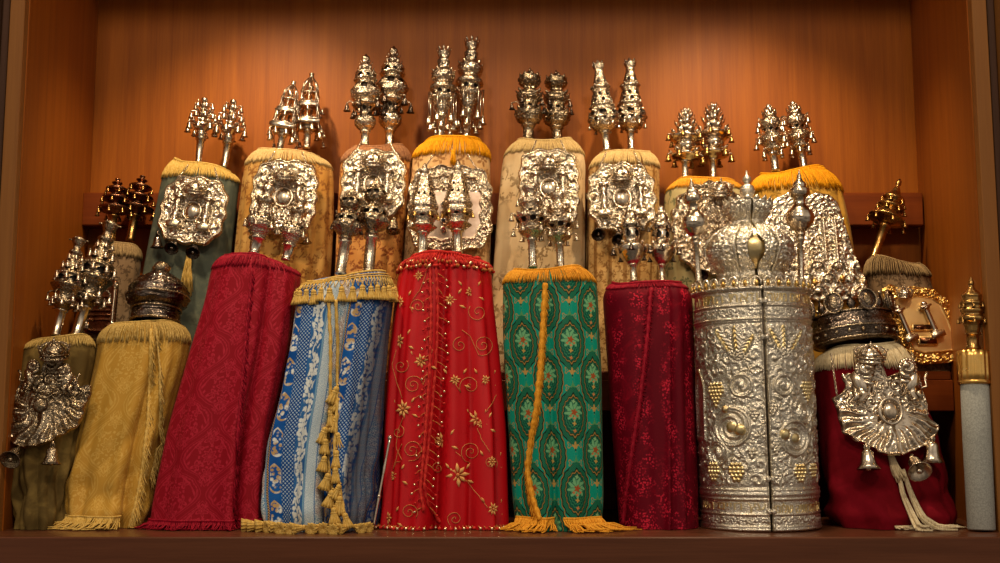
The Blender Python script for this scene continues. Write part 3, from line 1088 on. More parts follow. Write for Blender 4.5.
def shield(label, c, plane, back, fn, rot, H, mats, curve=.12, na=240, nr=84, thick=1.2, group='breastplates hung on the scrolls', gold=None):
    """Breastplate: a plate with its own outline and hammered relief H(x,z,rho) in pixels."""
    P, q = shield_frame(c, plane, rot, back)
    root = empty('torah_breastplate', P, label, 'torah breastplate', group)
    root.rotation_mode = 'QUATERNION'; root.rotation_quaternion = q
    px = (P.y) / F * .99
    root['px'] = px
    a = np.linspace(-pi, pi, na, endpoint=False)
    rho = np.concatenate([[.004], np.linspace(.03, 1, nr)])
    RR, A = np.meshgrid(rho, a, indexing='ij')
    r = fn(A) * RR
    x, z = r * np.cos(A), r * np.sin(A)
    h = H(x, z, RR)
    h = h * (1 - sst(.97, 1.0, RR) * .7)
    cv = lambda xx: xx ** 2 * px * curve / 100
    V = np.stack([x * px, -(h * px) + cv(x) * px / px, z * px], -1)
    V[..., 1] = -(h * px) + (x * x) * curve / 100 * px
    edge = V[-1].copy(); edge[:, 1] += thick * px
    inner = V[-1].copy() * np.array([.9, 1, .9]); inner[:, 1] = V[-1][:, 1] + thick * px
    A_ = np.concatenate([V, edge[None], inner[None]], 0)
    Fc = gridfaces(A_.shape[0], na, True)
    mi = None
    if gold is not None:
        g = gold(x, z, RR) > .5
        g = np.concatenate([g, g[-1:], g[-1:]], 0).ravel()
        mi = (g[Fc].mean(1) > .5).astype(int)
    Vv = A_.reshape(-1, 3)
    me = mkmesh('plate', Vv, np.ascontiguousarray(Fc[:, ::-1]), mats, mi)
    link('plate', me, root)
    return root, px


def column(root, px, x, z0, z1, r, mat, y=-4.0, twist=0):
    mb = MB()
    H = (z1 - z0) * px
    def f(a, z): return 1 + (.12 * cos(3 * a + z / px * .5) if twist else 0)
    mb.box((0, 0, 1.4 * px), (r * 4.4 * px, r * 3.4 * px, 6 * px), bev=.6 * px)
    mb.box((0, 0, 4.8 * px), (r * 3.2 * px, r * 2.6 * px, 1.8 * px), bev=.4 * px)
    mb.lathe([(r * 1.3 * px, 5.5 * px), (r * px, 6.5 * px)] + [(r * px * (1 - .1 * t), 6.5 * px + (H - 11 * px) * t) for t in np.linspace(0, 1, 26)] + [(r * 1.3 * px, H - 4 * px), (r * 1.5 * px, H - 2.5 * px)], 14, 0, fn=f)
    mb.box((0, 0, H - 1.5 * px), (r * 3.6 * px, r * 3.0 * px, 2.2 * px), bev=.4 * px)
    mb.ball((0, 0, H + 1.2 * px), r * 1.1 * px, 9, 6)
    o = mb.build('column', [mat], root); o.location = (x * px, y * px, z0 * px)
    return o


def mini_crown(root, px, x, z, w, h, mat, y=-7.0, n=8):
    mb = MB(); crown_geo(mb, w * px, h * px, n)
    o = mb.build('crown', [mat], root); o.location = (x * px, y * px, z * px); o.rotation_euler = (radians(24), 0, 0)
    return o


def tablets(root, px, x, z, w, h, mat, y=-4.0):
    mb = MB()
    for sd in (-1, 1):
        V, n = [], 14
        cx = sd * w * .52
        pts = [(-w * .5, 0), (w * .5, 0), (w * .5, h * .7)] + [(w * .5 * cos(t), h * .7 + h * .3 * sin(t)) for t in np.linspace(.2, pi - .2, 7)] + [(-w * .5, h * .7)]
        for yy, k in ((0, 1), (-1.2, 1), (-1.8, .86)):
            V.append([((cx + p[0] * k) * px, yy * px, (h * .5 + (p[1] - h * .5) * k) * px) for p in pts])
        m = len(pts)
        mb.add([q for l in V for q in l], gridfaces(3, m, True)[:, ::-1].tolist() + [[2 * m + j for j in range(m)]])
        for i in range(5):
            mb.box((cx * px, -2.0 * px, (h * (.14 + .15 * i)) * px), (w * .6 * px, .5 * px, h * .05 * px))
    o = mb.build('tablets', [mat], root); o.location = (x * px, y * px, z * px)
    return o


def hang_bells(root, px, spots, mat, size=10, name='bell', lean=0.0):
    """Bells on short chains under a breastplate; some swing forward so that the mouth shows."""
    q = root.rotation_quaternion
    for (x, z, tilt, drop) in spots:
        me = bell_mesh(drop * px, size * px, mat)
        o = link('bell', me, root, Vector((x * px, -3.5 * px, z * px)))
        o.rotation_mode = 'QUATERNION'
        o.rotation_quaternion = q.inverted() @ Quaternion((1, 0, 0), radians(-tilt))


def neck_chain(root, px, x, z, x2, z2, mat, y2=6.0):
    mb = MB(); chain_mb(mb, (x * px, -1 * px, z * px), (x2 * px, -1.5 * px, z2 * px), .004, .0075)
    mb.build('chain', [mat], root)


# ================================================================== the ark
def struct(name, V, faces, mat):
    o = link(name, mkmesh(name, V, faces, mat, smooth=False))
    o['kind'] = 'structure'
    return o


def slab(name, c, size, mat, bev=.003):
    mb = MB(); mb.box(c, size, bev=bev)
    o = mb.build(name, [mat], smooth=False); o['kind'] = 'structure'
    return o


YF, YW, ZC, YE = 2.75, 3.43, 1.78, 2.60      # stile plane, back wall, ceiling, shelf edge
XLF, XRF, XLB, XRB = -1.166, 1.158, -1.245, 1.272
slab('floor', (0, (YE + YW + .1) / 2, -.06), (3.4, YW + .1 - YE, .12), WSHELF)
slab('wall_back', (0, YW + .02, .85), (2.9, .04, 1.98), WBACK)
for nm, xf, xb, sg in (('wall_left', XLF, XLB, -1), ('wall_right', XRF, XRB, 1)):
    t = .035 * sg
    base = [(xf, YF), (xf + t, YF), (xb + t, YW + .02), (xb, YW + .02)]
    V = [(x, y, z) for z in (-.02, ZC + .05) for (x, y) in base]
    struct(nm, V, [(0, 1, 2, 3), (7, 6, 5, 4), (0, 4, 5, 1), (1, 5, 6, 2), (2, 6, 7, 3), (3, 7, 4, 0)], WSIDE)
slab('ceiling', (0, (YF + YW) / 2, ZC + .03), (2.9, YW - YF + .1, .06), WSIDE)
# face frame: light edge strips, a groove, and the darker moulding beyond
for nm, x, sg in (('trim_1', XLF, -1), ('trim_2', XRF, 1)):
    slab(nm, (x + sg * .021, YF - .012, .86), (.036, .026, 1.9), WEDGE, .002)
for nm, x, sg in (('trim_3', XLF, -1), ('trim_4', XRF, 1)):
    slab(nm, (x + sg * .052, YF - .006, .86), (.018, .03, 1.9), WDARK, .004)
for nm, x, sg in (('trim_5', XLF, -1), ('trim_6', XRF, 1)):
    mb = MB()
    for dx, w, y in ((.068, .012, -.03), (.09, .03, -.022), (.2, .2, -.012)):
        mb.box((x + sg * dx, YF + y, .86), (w, .06, 1.9), bev=.004)
    o = mb.build(nm, [WDARK if sg < 0 else WEDGE], smooth=False); o['kind'] = 'structure'
slab('trim_7', (0, YF - .01, ZC + .12), (3.0, .05, .3), WEDGE)
# the room on this side of the ark, out of the picture, that the silver mirrors
zstep, zs0 = W(940, 371, 3.08).z, W(940, 411, 3.08).z
mb = MB()
mb.box((.01, (3.08 + YW) / 2 + .005, zstep - .012), (2.40, YW - 3.08 - .01, .024), bev=.003)
mb.box((.01, 3.09, (zstep + zs0) / 2 - .012), (2.40, .022, zstep - zs0 - .024), bev=.002)
for x in (-.95, -.3, .35, .98): mb.box((x, 3.27, (zstep - .03) / 2), (.025, .28, zstep - .03), bev=.002)
o = mb.build('raised_shelf', [WRAIL], smooth=False)
props(o, 'wooden step shelf behind the front row that carries the back scrolls', 'shelf')
zr1, zr0 = W(900, 192, 3.34).z, W(900, 225, 3.34).z
mb = MB(); mb.box((.008, 3.376, (zr0 + zr1) / 2), (2.486, .060, zr1 - zr0), bev=.003)
for x in (-.9, -.3, .3, .9): mb.box((x, 3.412, (zr0 + zr1) / 2), (.05, .03, (zr1 - zr0) * .8), bev=.002)
o = mb.build('back_rail', [WRAIL], smooth=False)
props(o, 'horizontal wooden rail along the back wall that the scrolls lean on', 'rail')

# ================================================================== scrolls
FG, BG = 'scrolls in the front row', 'scrolls on the step behind'
YB, KB = 3.172, .15
YFR, KF = 2.85, .2


def make_scroll(label, rows, mat, Yb, k, zb, group, mname='mantle', nph=150, nz=120, **kw):
    M = Mantle(rows, Yb, k, zb, **kw)
    x0 = float(M.prof(np.array(zb))[0])
    root = scroll(label, Vector((x0, Yb, zb)), group)
    link(mname, M.mesh(mname, mat, root.location, nph, nz), root)
    M.plane = (Yb, k, zb); M.root = root
    return root, M


# ---- front row
f1, F1 = make_scroll('olive brown velvet scroll with a dark silver fan shaped shield',
    [(337, 26, 94), (350, 20, 95), (390, 18, 86), (430, 18, 78), (480, 18, 67), (528, 20, 66)], OLIVE, 2.82, KF, 0, FG, seed=3, slope=.010, fold=.012, b=.08, slump=.006, crumple=.012)
top_fringe(F1, f1, T_TAN, .022, 120, .0014, drop=.004)
f2, F2 = make_scroll('gold damask scroll with tan fringe and a crown on top',
    [(322, 104, 186), (335, 101, 190), (360, 97, 187), (400, 88, 176), (450, 76, 163), (490, 69, 154), (528, 72, 146)], GOLDDAM, 2.87, KF, 0, FG, seed=8, slope=.008, fold=.008, b=.085, slump=.010, crumple=.010,
    folds=((.45, .62, .10, -.03), (.2, .3, .12, .012), (.75, .85, .12, .012), (-.7, -.6, .15, .010)))
top_fringe(F2, f2, T_TAN, .05, 210, .0015, drop=.002)
trim(F2, f2, [(151, 330), (150, 370), (148, 420), (142, 470), (135, 508), (129, 528)], T_STRAW, .004, 230, .04, (.5,), sr=.0014, down=1)
trim(F2, f2, [(156, 330), (160, 370), (160, 420), (155, 460), (150, 480)], T_TAN, .003, 120, .035, (.5,), sr=.0014, down=1.2)
hem_fringe(F2, f2, T_STRAW, -1.5, .5, 120, .055, .0019, -.55, out=.6, z0=.03)
f3, F3 = make_scroll('crimson damask scroll with matching fringe down its front',
    [(257, 217, 300), (275, 212, 300), (300, 207, 297), (350, 192, 291), (430, 170, 273), (500, 156, 266), (530, 152, 266)], CRIMSON, 2.835, KF, 0, FG, seed=12, slope=-.016, fold=.010, top_fold=.45, nf=(4, 6, 8), b=.085,
    folds=((.42, .62, .09, -.035), (.2, .45, .16, .016), (.8, .95, .14, .018), (-.5, -.5, .3, .006)), nph=190)
top_fringe(F3, f3, T_CRIM, .03, 260, .0013, drop=.001, gimp=.003)
trim(F3, f3, [(252, 270), (246, 330), (240, 400), (235, 460), (231, 528)], T_CRIM, .003, 230, .03, (.5,), sr=.0014, down=1.2)
hem_fringe(F3, f3, T_CRIM, -1.6, 1.2, 200, .03, .0016, -.2, out=.6, z0=.022)
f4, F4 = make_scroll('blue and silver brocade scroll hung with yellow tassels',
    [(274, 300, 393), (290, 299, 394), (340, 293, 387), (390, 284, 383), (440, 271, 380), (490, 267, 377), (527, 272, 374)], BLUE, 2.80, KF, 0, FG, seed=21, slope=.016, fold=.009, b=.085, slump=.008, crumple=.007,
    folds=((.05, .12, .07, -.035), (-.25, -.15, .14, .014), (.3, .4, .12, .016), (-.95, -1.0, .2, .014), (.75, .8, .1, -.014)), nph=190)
f5, F5 = make_scroll('bright red satin scroll embroidered with gold starflowers and spirals',
    [(255, 404, 487), (270, 399, 492), (300, 394, 494), (360, 387, 501), (430, 382, 507), (500, 380, 509), (527, 377, 510)], REDSILK, 2.84, KF, 0, FG, seed=33, fold=.017, nf=(4, 7, 11), b=.09,
    folds=((.05, -.1, .06, -.03), (-.12, -.28, .1, .014), (.2, .1, .1, .014), (.5, .42, .08, -.02), (.75, .7, .1, .014), (-.55, -.6, .09, .016), (-.85, -.9, .08, -.016)), nph=210)
f6, F6 = make_scroll('green medallion brocade scroll with gold rope fringe',
    [(268, 504, 592), (285, 503, 597), (330, 503, 599), (370, 505, 601), (450, 510, 602), (500, 513, 603), (527, 516, 600)], GREEN, 2.81, KF, 0, FG, seed=41, fold=.006, nf=(3, 5, 8), b=.088,
    folds=((-.05, -.1, .07, -.022), (-.3, -.3, .15, .010), (.25, .3, .2, .010)), nph=190)
top_fringe(F6, f6, T_GOLD, .036, 260, .0015, drop=.0, gimp=.003)
trim(F6, f6, [(545, 283), (543, 320), (540, 370), (536, 410), (530, 445), (527, 470), (533, 500), (540, 520)], T_GOLD, .007, 420, .035, (-.35, .45), sr=.0016, down=1.6)
hem_fringe(F6, f6, T_GOLD, -1.2, -.1, 110, .055, .002, -.15, out=.8, z0=.03)
hem_fringe(F6, f6, T_GOLD, .05, 1.1, 110, .06, .002, .45, out=.8, z0=.03, name='hem_fringe')
f7, F7 = make_scroll('dark red crushed velvet scroll with plain red braid',
    [(282, 603, 690), (300, 603, 692), (350, 607, 694), (430, 613, 695), (500, 619, 696), (528, 621, 696)], DARKRED, 2.85, KF, 0, FG, seed=55, fold=.006, nf=(3, 5, 8), b=.088,
    folds=((.35, .1, .05, .012), (.0, -.1, .16, -.012), (.6, .5, .1, .012)), nph=170)
top_fringe(F7, f7, T_CRIM, .014, 200, .0013, drop=.0, gimp=.0045)
trim(F7, f7, [(651, 288), (647, 340), (640, 400), (632, 450), (625, 500), (623, 524)], T_CRIM, .0055, 260, .012, (-.8, .8), sr=.0013, down=.5)
f9, F9 = make_scroll('maroon velvet scroll with ivory fringe, a crown and a fan shaped shield',
    [(345, 816, 903), (362, 815, 910), (400, 817, 924), (440, 819, 938), (480, 824, 948), (510, 832, 954), (528, 840, 954)], MAROON, 2.86, KF, 0, FG, seed=61, slope=.012, fold=.012, nf=(3, 5, 7), b=.085, slump=.014, crumple=.010,
    folds=((-.1, .15, .1, -.03), (.7, .75, .1, -.015), (-.4, -.3, .25, .02)), nph=160)
top_fringe(F9, f9, T_IVORY, .06, 260, .0016, drop=.0, gimp=.003, wav=.002)

# ---- back row
zb = zstep
b1, B1 = make_scroll('taupe brocade scroll with brown striped fringe behind the bell tower finials',
    [(243, 97, 142), (262, 93, 140), (335, 84, 130)], TAUPE, YB, KB, zb, BG, seed=71, fold=.006, b=.075, nph=110, nz=70)
top_fringe(B1, b1, T_LBROWN, .04, 90, .0022, drop=.0, wav=.001)
b2, B2 = make_scroll('grey green velvet scroll with a straw gold top under its silver shield',
    [(164, 168, 238), (180, 163, 239), (240, 150, 232), (300, 139, 226)], GREYGREEN, YB, KB, zb, BG, seed=72, slope=-.018, fold=.006, b=.075, nph=110, nz=80)
top_fringe(B2, b2, T_STRAW, .045, 240, .0017, drop=-.004)
b3, B3 = make_scroll('gold cream brocade scroll behind the crimson damask one',
    [(151, 250, 328), (172, 244, 334), (220, 238, 334), (290, 231, 330)], CREAM1, YB, KB, zb, BG, seed=73, slope=-.006, fold=.008, b=.075, nph=120, nz=80, folds=((.75, .8, .1, -.01),))
top_fringe(B3, b3, T_CREAM, .04, 230, .0017, drop=-.002)
b4, B4 = make_scroll('warm floral brocade scroll with mauve fringe behind the blue one',
    [(146, 346, 412), (165, 341, 411), (230, 338, 405), (290, 336, 401)], CREAM2, YB, KB, zb, BG, seed=74, fold=.006, b=.075, nph=120, nz=80)
top_fringe(B4, b4, T_MAUVE, .045, 230, .0016, drop=-.002)
b5, B5 = make_scroll('peach floral brocade scroll with bright gold fringe behind the red satin one',
    [(139, 418, 489), (156, 413, 490), (220, 407, 491), (280, 403, 489)], CREAM5, YB, KB, zb, BG, seed=75, fold=.005, b=.075, nph=120, nz=80)
top_fringe(B5, b5, T_YEL, .055, 260, .0017, drop=-.004, gimp=.0035)
b6, B6 = make_scroll('pale cream scroll with brown sprigs behind the green one',
    [(140, 510, 580), (160, 503, 585), (220, 497, 585), (290, 492, 584)], CREAM3, YB, KB, zb, BG, seed=76, fold=.010, b=.075, nph=120, nz=80, folds=((-.35, -.3, .1, -.012), (.3, .3, .08, -.014)))
top_fringe(B6, b6, T_CREAM, .042, 240, .0017, drop=-.004)
b7, B7 = make_scroll('striped cream and gold scroll behind the dark red velvet one',
    [(151, 594, 656), (170, 589, 659), (230, 587, 658), (290, 586, 658)], CREAM4, YB, KB, zb, BG, seed=77, fold=.009, b=.075, nph=120, nz=80, folds=((-.2, -.2, .07, -.014), (.35, .35, .07, -.014)))
top_fringe(B7, b7, T_CREAM, .045, 240, .0017, drop=-.002)
b8, B8 = make_scroll('moss green and cream scroll behind the silver case',
    [(179, 668, 742), (195, 664, 746), (290, 664, 744)], MOSS, YB, KB, zb, BG, seed=78, fold=.008, b=.075, nph=110, nz=70)
top_fringe(B8, b8, T_GOLD, .03, 200, .0017, drop=-.002)
b9, B9 = make_scroll('yellow brocade scroll with gold fringe behind the crowned maroon one',
    [(171, 752, 832), (186, 752, 840), (230, 754, 850), (290, 762, 859)], YELLOWB, YB, KB, zb, BG, seed=79, slope=.008, fold=.008, b=.075, nph=110, nz=70, folds=((.9, .9, .08, -.012),))
top_fringe(B9, b9, T_YEL, .06, 260, .0017, drop=-.006)
b10, B10 = make_scroll('taupe scroll with dark striped fringe at the wall end of the step',
    [(260, 866, 922), (280, 868, 928), (340, 878, 946), (371, 890, 956)], TAUPE, YB - .005, KB, zb, BG, seed=80, slope=-.012, fold=.006, b=.07, nph=110, nz=70)
top_fringe(B10, b10, T_BROWN, .045, 80, .0028, drop=.0, wav=.001)
top_fringe(B10, b10, T_LBROWN, .043, 60, .0022, drop=.0, wav=.001, off=.006)

# ---- gold tassel of the grey green scroll
def loose_tassel(M, root, px, py, L, mat, N=60, dx=0.0, name='tassel', r=.0016, wid=.012):
    mb = MB(); loc = Vector(root.location)
    p = M.surf(px, py, .006)[0] - loc
    for i in range(N):
        strand(mb, p + Vector((random.uniform(-wid, wid) * .4, -random.uniform(0, .006), 0)), (dx + random.uniform(-.14, .14), -.12 + random.uniform(-.06, .06), -1), L * random.uniform(.8, 1.05), r, 0, 0, .004)
    mb.ball(p, wid * .6, 10, 7)
    return mb.build(name, [mat], root)


loose_tassel(B2, b2, 190, 250, .13, T_STRAW, 90, -.05)
loose_tassel(B5, b5, 453, 152, .04, T_YEL, 40)

# ---- blue scroll: tasselled gimp at the top, down the front and on the shelf
tm = tassel_mesh('y', .038, .021, [T_STRAW])
def tassel_at(M, root, p, rot=None, sc=1.0): return put('tassel', tm, root, p, rot, sc)

mb = MB(); loc = Vector(f4.location)
for dz, rr in ((-.002, .003), (-.008, .002), (-.013, .002)):
    mb.tube([Vector(F4.pt(ph, F4.zt + dz, .0015 + .0008 * sin(ph * 70))) - loc for ph in np.linspace(-2.0, 2.0, 140)], rr, 6)
for ph in np.linspace(-1.6, 1.6, 34):                     # lattice of cords between gimp and tassels
    a, b_ = Vector(F4.pt(ph, F4.zt - .012, .002)) - loc, Vector(F4.pt(ph + .045, F4.zt - .034, .004)) - loc
    c_ = Vector(F4.pt(ph - .045, F4.zt - .034, .004)) - loc
    mb.tube([a, b_], .0011, 4); mb.tube([a, c_], .0011, 4)
mb.build('top_trim', [T_STRAW], f4)
for i, ph in enumerate(np.linspace(-1.5, 1.5, 17)):
    p = Vector(F4.pt(ph, F4.zt - .032 - .003 * (i % 2), .005))
    tassel_at(F4, f4, p, Quaternion((0, 0, 1), i) @ Quaternion((1, 0, 0), random.uniform(-.1, .1)), random.uniform(.9, 1.05))
slit = [(332, 300), (334, 340), (334, 380), (333, 420), (331, 450), (334, 480), (340, 510), (342, 524)]
mb = MB()
for offx in (-3.5, 3.5):
    pts = path_points(F4, [(x + offx, y) for x, y in slit], 60, .003)
    mb.tube([p - loc for p in pts], [.0045 * (1 + .2 * sin(i * 1.9)) for i in range(60)], 6)
mb.build('front_trim', [T_STRAW], f4)
pp = path_points(F4, slit, 40, .008)
for i in range(17):
    t = 15 + i * 1.42
    j = min(int(t), 38)
    p = pp[j] + Vector(((-1) ** i * .012 + random.uniform(-.006, .006), -.008, 0))
    tassel_at(F4, f4, p, Quaternion((0, 1, 0), random.uniform(-.5, .5)) @ Quaternion((0, 0, 1), i * 1.3), random.uniform(.95, 1.2))
for i, ph in enumerate(np.linspace(-1.25, .75, 15)):
    p = Vector(F4.pt(ph, .012, .010)); d = F4.normal(ph + random.uniform(-.5, .5))
    p.z = .013
    tassel_at(F4, f4, p, Vector((0, 0, -1)).rotation_difference(Vector((d.x - .4, d.y * .6, -.06)).normalized()), random.uniform(.95, 1.2))

# ---- red satin scroll: beaded trims and the embroidery
loc = Vector(f5.location)
mb = MB()
def bead_trim(path, n, sd, L):
    pts = path_points(F5, path, 90, .003)
    mb.tube([p - loc for p in pts], [.0042 * (1 + .3 * sin(i * 2.1)) for i in range(90)], 6, 0)
    for i in range(n):
        t = (i + .5) / n * 88.9; j = int(t); p = pts[j].lerp(pts[j + 1], t - j) - loc
        e = p + Vector((sd * L * random.uniform(.7, 1.1), -.007, -L * random.uniform(.5, 1.0)))
        e.z = max(e.z, .004)
        mb.tube([p, p.lerp(e, .5) + Vector((0, -.003, .002)), e], .001, 4, i % 2)
        mb.ball(e, .0034, 8, 6, 2 if i % 3 else 0)
        mb.ball(p.lerp(e, .45), .0024, 6, 5, 0)
bead_trim([(436, 262), (438, 310), (436, 360), (432, 410), (428, 450), (424, 485), (428, 505), (440, 522)], 36, 1, .026)
bead_trim([(430, 264), (431, 310), (430, 360), (427, 410), (424, 450), (420, 490), (424, 512)], 26, -1, .018)
for i, ph in enumerate(np.linspace(-1.3, 1.2, 44)):
    a = Vector(F5.pt(ph, .010, .003)) - loc
    e = a + F5.normal(ph) * .012; e.z = .005
    mb.tube([a, e], .0014, 4, 1); mb.ball(e, .0042, 8, 6, 2 if i % 2 else 0)
mb.build('front_trim', [T_RED, T_REDG, PEARL], f5)
mb = MB()
for ph in np.linspace(-1.9, 1.9, 60):
    for jj in range(2):
        a = Vector(F5.pt(ph + .02 * jj, F5.zt + .002, .003)) - loc
        l = .018 + .012 * jj + random.uniform(0, .006)
        m_, e = Vector(F5.pt(ph + random.uniform(-.03, .03), F5.zt - l * .6, .012)) - loc, Vector(F5.pt(ph + random.uniform(-.05, .05), F5.zt - l, .007)) - loc
        mb.tube([a, m_, e], .0017, 4, 0)
        mb.ball(e, .0045, 8, 6, random.choice((0, 1, 1, 2)))
mb.tube([Vector(F5.pt(ph, F5.zt + .003, .004 + .0015 * sin(60 * ph))) - loc for ph in np.linspace(-2, 2, 120)], .0045, 6, 0)
mb.build('top_trim', [T_RED, T_REDG, PEARL], f5)
mb = MB()
def emb_line(pts, r=.0009):
    q = [F5.surf(x, y, .0012)[0] - loc for x, y in pts]
    mb.tube(q, r, 5, 1)
def star(px, py, R, n=8, rot=0.0):
    p, ph = F5.surf(px, py, .0015); p = p - loc
    tx, nz = Vector((cos(ph), sin(ph), 0)), F5.normal(ph)
    tz = Vector((0, .2, 1)).normalized()
    m = 2.85 / F
    for i in range(n):
        a = 2 * pi * i / n + rot; d = tx * cos(a) + tz * sin(a)
        mb.leaf(p + d * R * .12 * m, p + d * R * m * (1 if i % 2 == 0 else .85), R * .34 * m, nz, .0016, 0)
    mb.ball(p + nz * .001, R * .16 * m, 8, 6, 1)
def leaf2(px, py, ang, L):
    p, ph = F5.surf(px, py, .0015); p = p - loc
    tx, nz, tz = Vector((cos(ph), sin(ph), 0)), F5.normal(ph), Vector((0, .2, 1)).normalized()
    m = 2.85 / F; d = tx * cos(ang) + tz * sin(ang)
    mb.leaf(p, p + d * L * m, L * .35 * m, nz, .0014, 0)
def spiral(px, py, R, turns, a0, hand, tail=()):
    pts = [(px + R * t * cos(a0 + hand * 2 * pi * turns * t), py + R * t * sin(a0 + hand * 2 * pi * turns * t)) for t in np.linspace(.06, 1, int(16 * turns))]
    emb_line(pts + list(tail))
for (x, y, R, rt) in ((403, 409, 10, .2), (458, 475, 12, .1), (399, 341, 9, .4), (421, 361, 8, .2), (477, 419, 9, .3), (400, 302, 7, 0), (442, 441, 9, .2), (393, 476, 6, .5), (388, 518, 7, .1), (493, 509, 7, .4), (481, 424, 5, .2), (492, 462, 6, 0), (450, 300, 7, .1), (470, 292, 6, .3), (418, 276, 6, 0), (455, 380, 6, .3), (486, 380, 6, .6)):
    star(x, y, R, 8, rt)
    for s_ in (-.5, .4): leaf2(x + 8 * (1 if s_ > 0 else -1), y - 6, 1.0 if s_ > 0 else 2.2, 7)
    leaf2(x + 9, y + 5, -.4, 8)
for s_ in ((413, 385, 10, 2, 0, 1, ((428, 372), (436, 374))), (418, 306, 8, 1.8, 1, -1, ()), (483, 345, 11, 2, 2, 1, ((470, 336), (462, 330))), (470, 386, 11, 1.6, 0, -1, ((455, 384),)),
           (412, 450, 11, 2.2, .5, 1, ((396, 462), (393, 476))), (471, 452, 11, 2.2, 3, -1, ((456, 452),)), (438, 468, 6, 1.8, 0, 1, ()), (491, 463, 7, 1.8, 2, 1, ()), (455, 519, 8, 1.8, 1, -1, ()), (409, 512, 9, 1.8, 2, 1, ()),
           (478, 312, 10, 1.6, 0, 1, ()), (401, 366, 8, 1.6, 3, -1, ()), (460, 345, 8, 1.6, 1, 1, ()), (398, 432, 7, 1.5, 2, -1, ())):
    spiral(*s_)
for l in (((403, 418), (398, 430), (396, 448), (402, 460)), ((466, 480), (474, 490), (482, 500), (488, 508)), ((396, 350), (392, 365), (396, 380), (402, 398)), ((477, 428), (482, 440), (490, 452)), ((412, 400), (420, 395), (424, 400)), ((486, 412), (493, 402), (496, 395)), ((393, 470), (398, 452), (402, 444)), ((430, 262), (420, 290), (412, 300))):
    emb_line([(np.interp(t, np.linspace(0, 1, len(l)), [p[0] for p in l]), np.interp(t, np.linspace(0, 1, len(l)), [p[1] for p in l])) for t in np.linspace(0, 1, 14)])
emb = mb.build('embroidery_pattern', [T_EMB, T_EMBD], f5)       # stitched into the satin: one mesh with the mantle
sat = [c for c in f5.children if c.name.startswith('mantle')][0]
bm = bmesh.new(); bm.from_mesh(sat.data); n0 = len(bm.faces); bm.from_mesh(emb.data)
bm.faces.ensure_lookup_table()
for f in bm.faces[n0:]: f.material_index += 1
bm.to_mesh(sat.data); bm.free()
for m_ in (T_EMB, T_EMBD): sat.data.materials.append(m_)
bpy.data.objects.remove(emb)

# ---- ivory tassel of the maroon scroll
def flow_tassel(M, root, path, mat, N, r, wid, name='tassel'):
    mb = MB(); loc = Vector(root.location)
    P = [Vector(p) - loc for p in path]
    for i in range(N):
        o = Vector((random.uniform(-1, 1), random.uniform(-1, .3), random.uniform(-1, 1)))
        n = random.uniform(.7, 1) * (len(P) - 1)
        pts = []
        for t in np.linspace(0, n, 10):
            j = min(int(t), len(P) - 2); q = P[j].lerp(P[j + 1], t - j) + o * wid * (.25 + .75 * t / (len(P) - 1))
            q.z = max(q.z, .003 - loc.z); pts.append(q)
        mb.tube(pts, r, 4)
    return mb.build(name, [mat], root)


s9 = lambda x, y: F9.surf(x, y, .012)[0]
flow_tassel(F9, f9, [s9(889, 450), s9(894, 465), s9(900, 480)], T_IVORY, 50, .0022, .012)
flow_tassel(F9, f9, [s9(899, 475), s9(903, 495), s9(910, 512), W(918, 529, 2.73), W(930, 530, 2.72)], T_IVORY, 26, .0028, .009)
flow_tassel(F9, f9, [s9(903, 470), s9(911, 495), W(922, 518, 2.76), W(938, 529, 2.745), W(958, 529, 2.74)], T_IVORY, 26, .0028, .009)
hem_fringe(F9, f9, T_IVORY, -.2, .9, 60, .035, .002, .3, out=.4, z0=.008)

# ================================================================== finials
GF = 'finials on the scrolls'
S3 = [ENGR, SILVER, SILVER]


def pair(spec, plane, ends1, ends2, lab1, lab2, group):
    near, far = ((plane[0] - .025,) + plane[1:], (plane[0] + .025,) + plane[1:])
    if len(plane) > 3:
        d = [(plane[3] + .006 - Wl(*e[0], *pl[:3]).z) for e, pl in ((ends1, near), (ends2, far))]
        spec['d0'] = max(0.0, *d)
    a = finial(lab1, group, *ends1, near, spec)
    b = finial(lab2, group, *ends2, far, spec, like=a)
    return a, b


def up(M, d=0.0): return (M.Yb + d, M.k, M.zb, M.zt)


wp = dict(mats=[BRONZE, BRASS, BRASS], shaft=(3.6, .42), shaft_r1=3.8, n=40, relief=0,
    prof=[(.40, 4), (.44, 9), (.47, 15), (.50, 15.5), (.515, 14), (.53, 6), (.58, 5), (.62, 10), (.645, 13), (.67, 13), (.685, 11.5), (.70, 5), (.75, 4), (.78, 8), (.80, 10), (.825, 10), (.84, 8.5), (.86, 3), (.89, 3.2), (.91, 5), (.925, 5), (.94, 2), (.96, 2), (.98, 2.8), (1, .4)],
    bells=[(.47, 16, 8, 1.2, 4.2), (.645, 13.5, 7, 1, 3.8, .3), (.80, 10.5, 6, 1, 3.4)])
pair(wp, up(B1), ((111, 240), (118, 178)), ((130, 241), (143, 175)), 'brown tiered disc finial on the taupe scroll, the lower one behind the bell towers', 'brown tiered disc finial on the taupe scroll, the one beside the grey green scroll', 'brown disc finials')

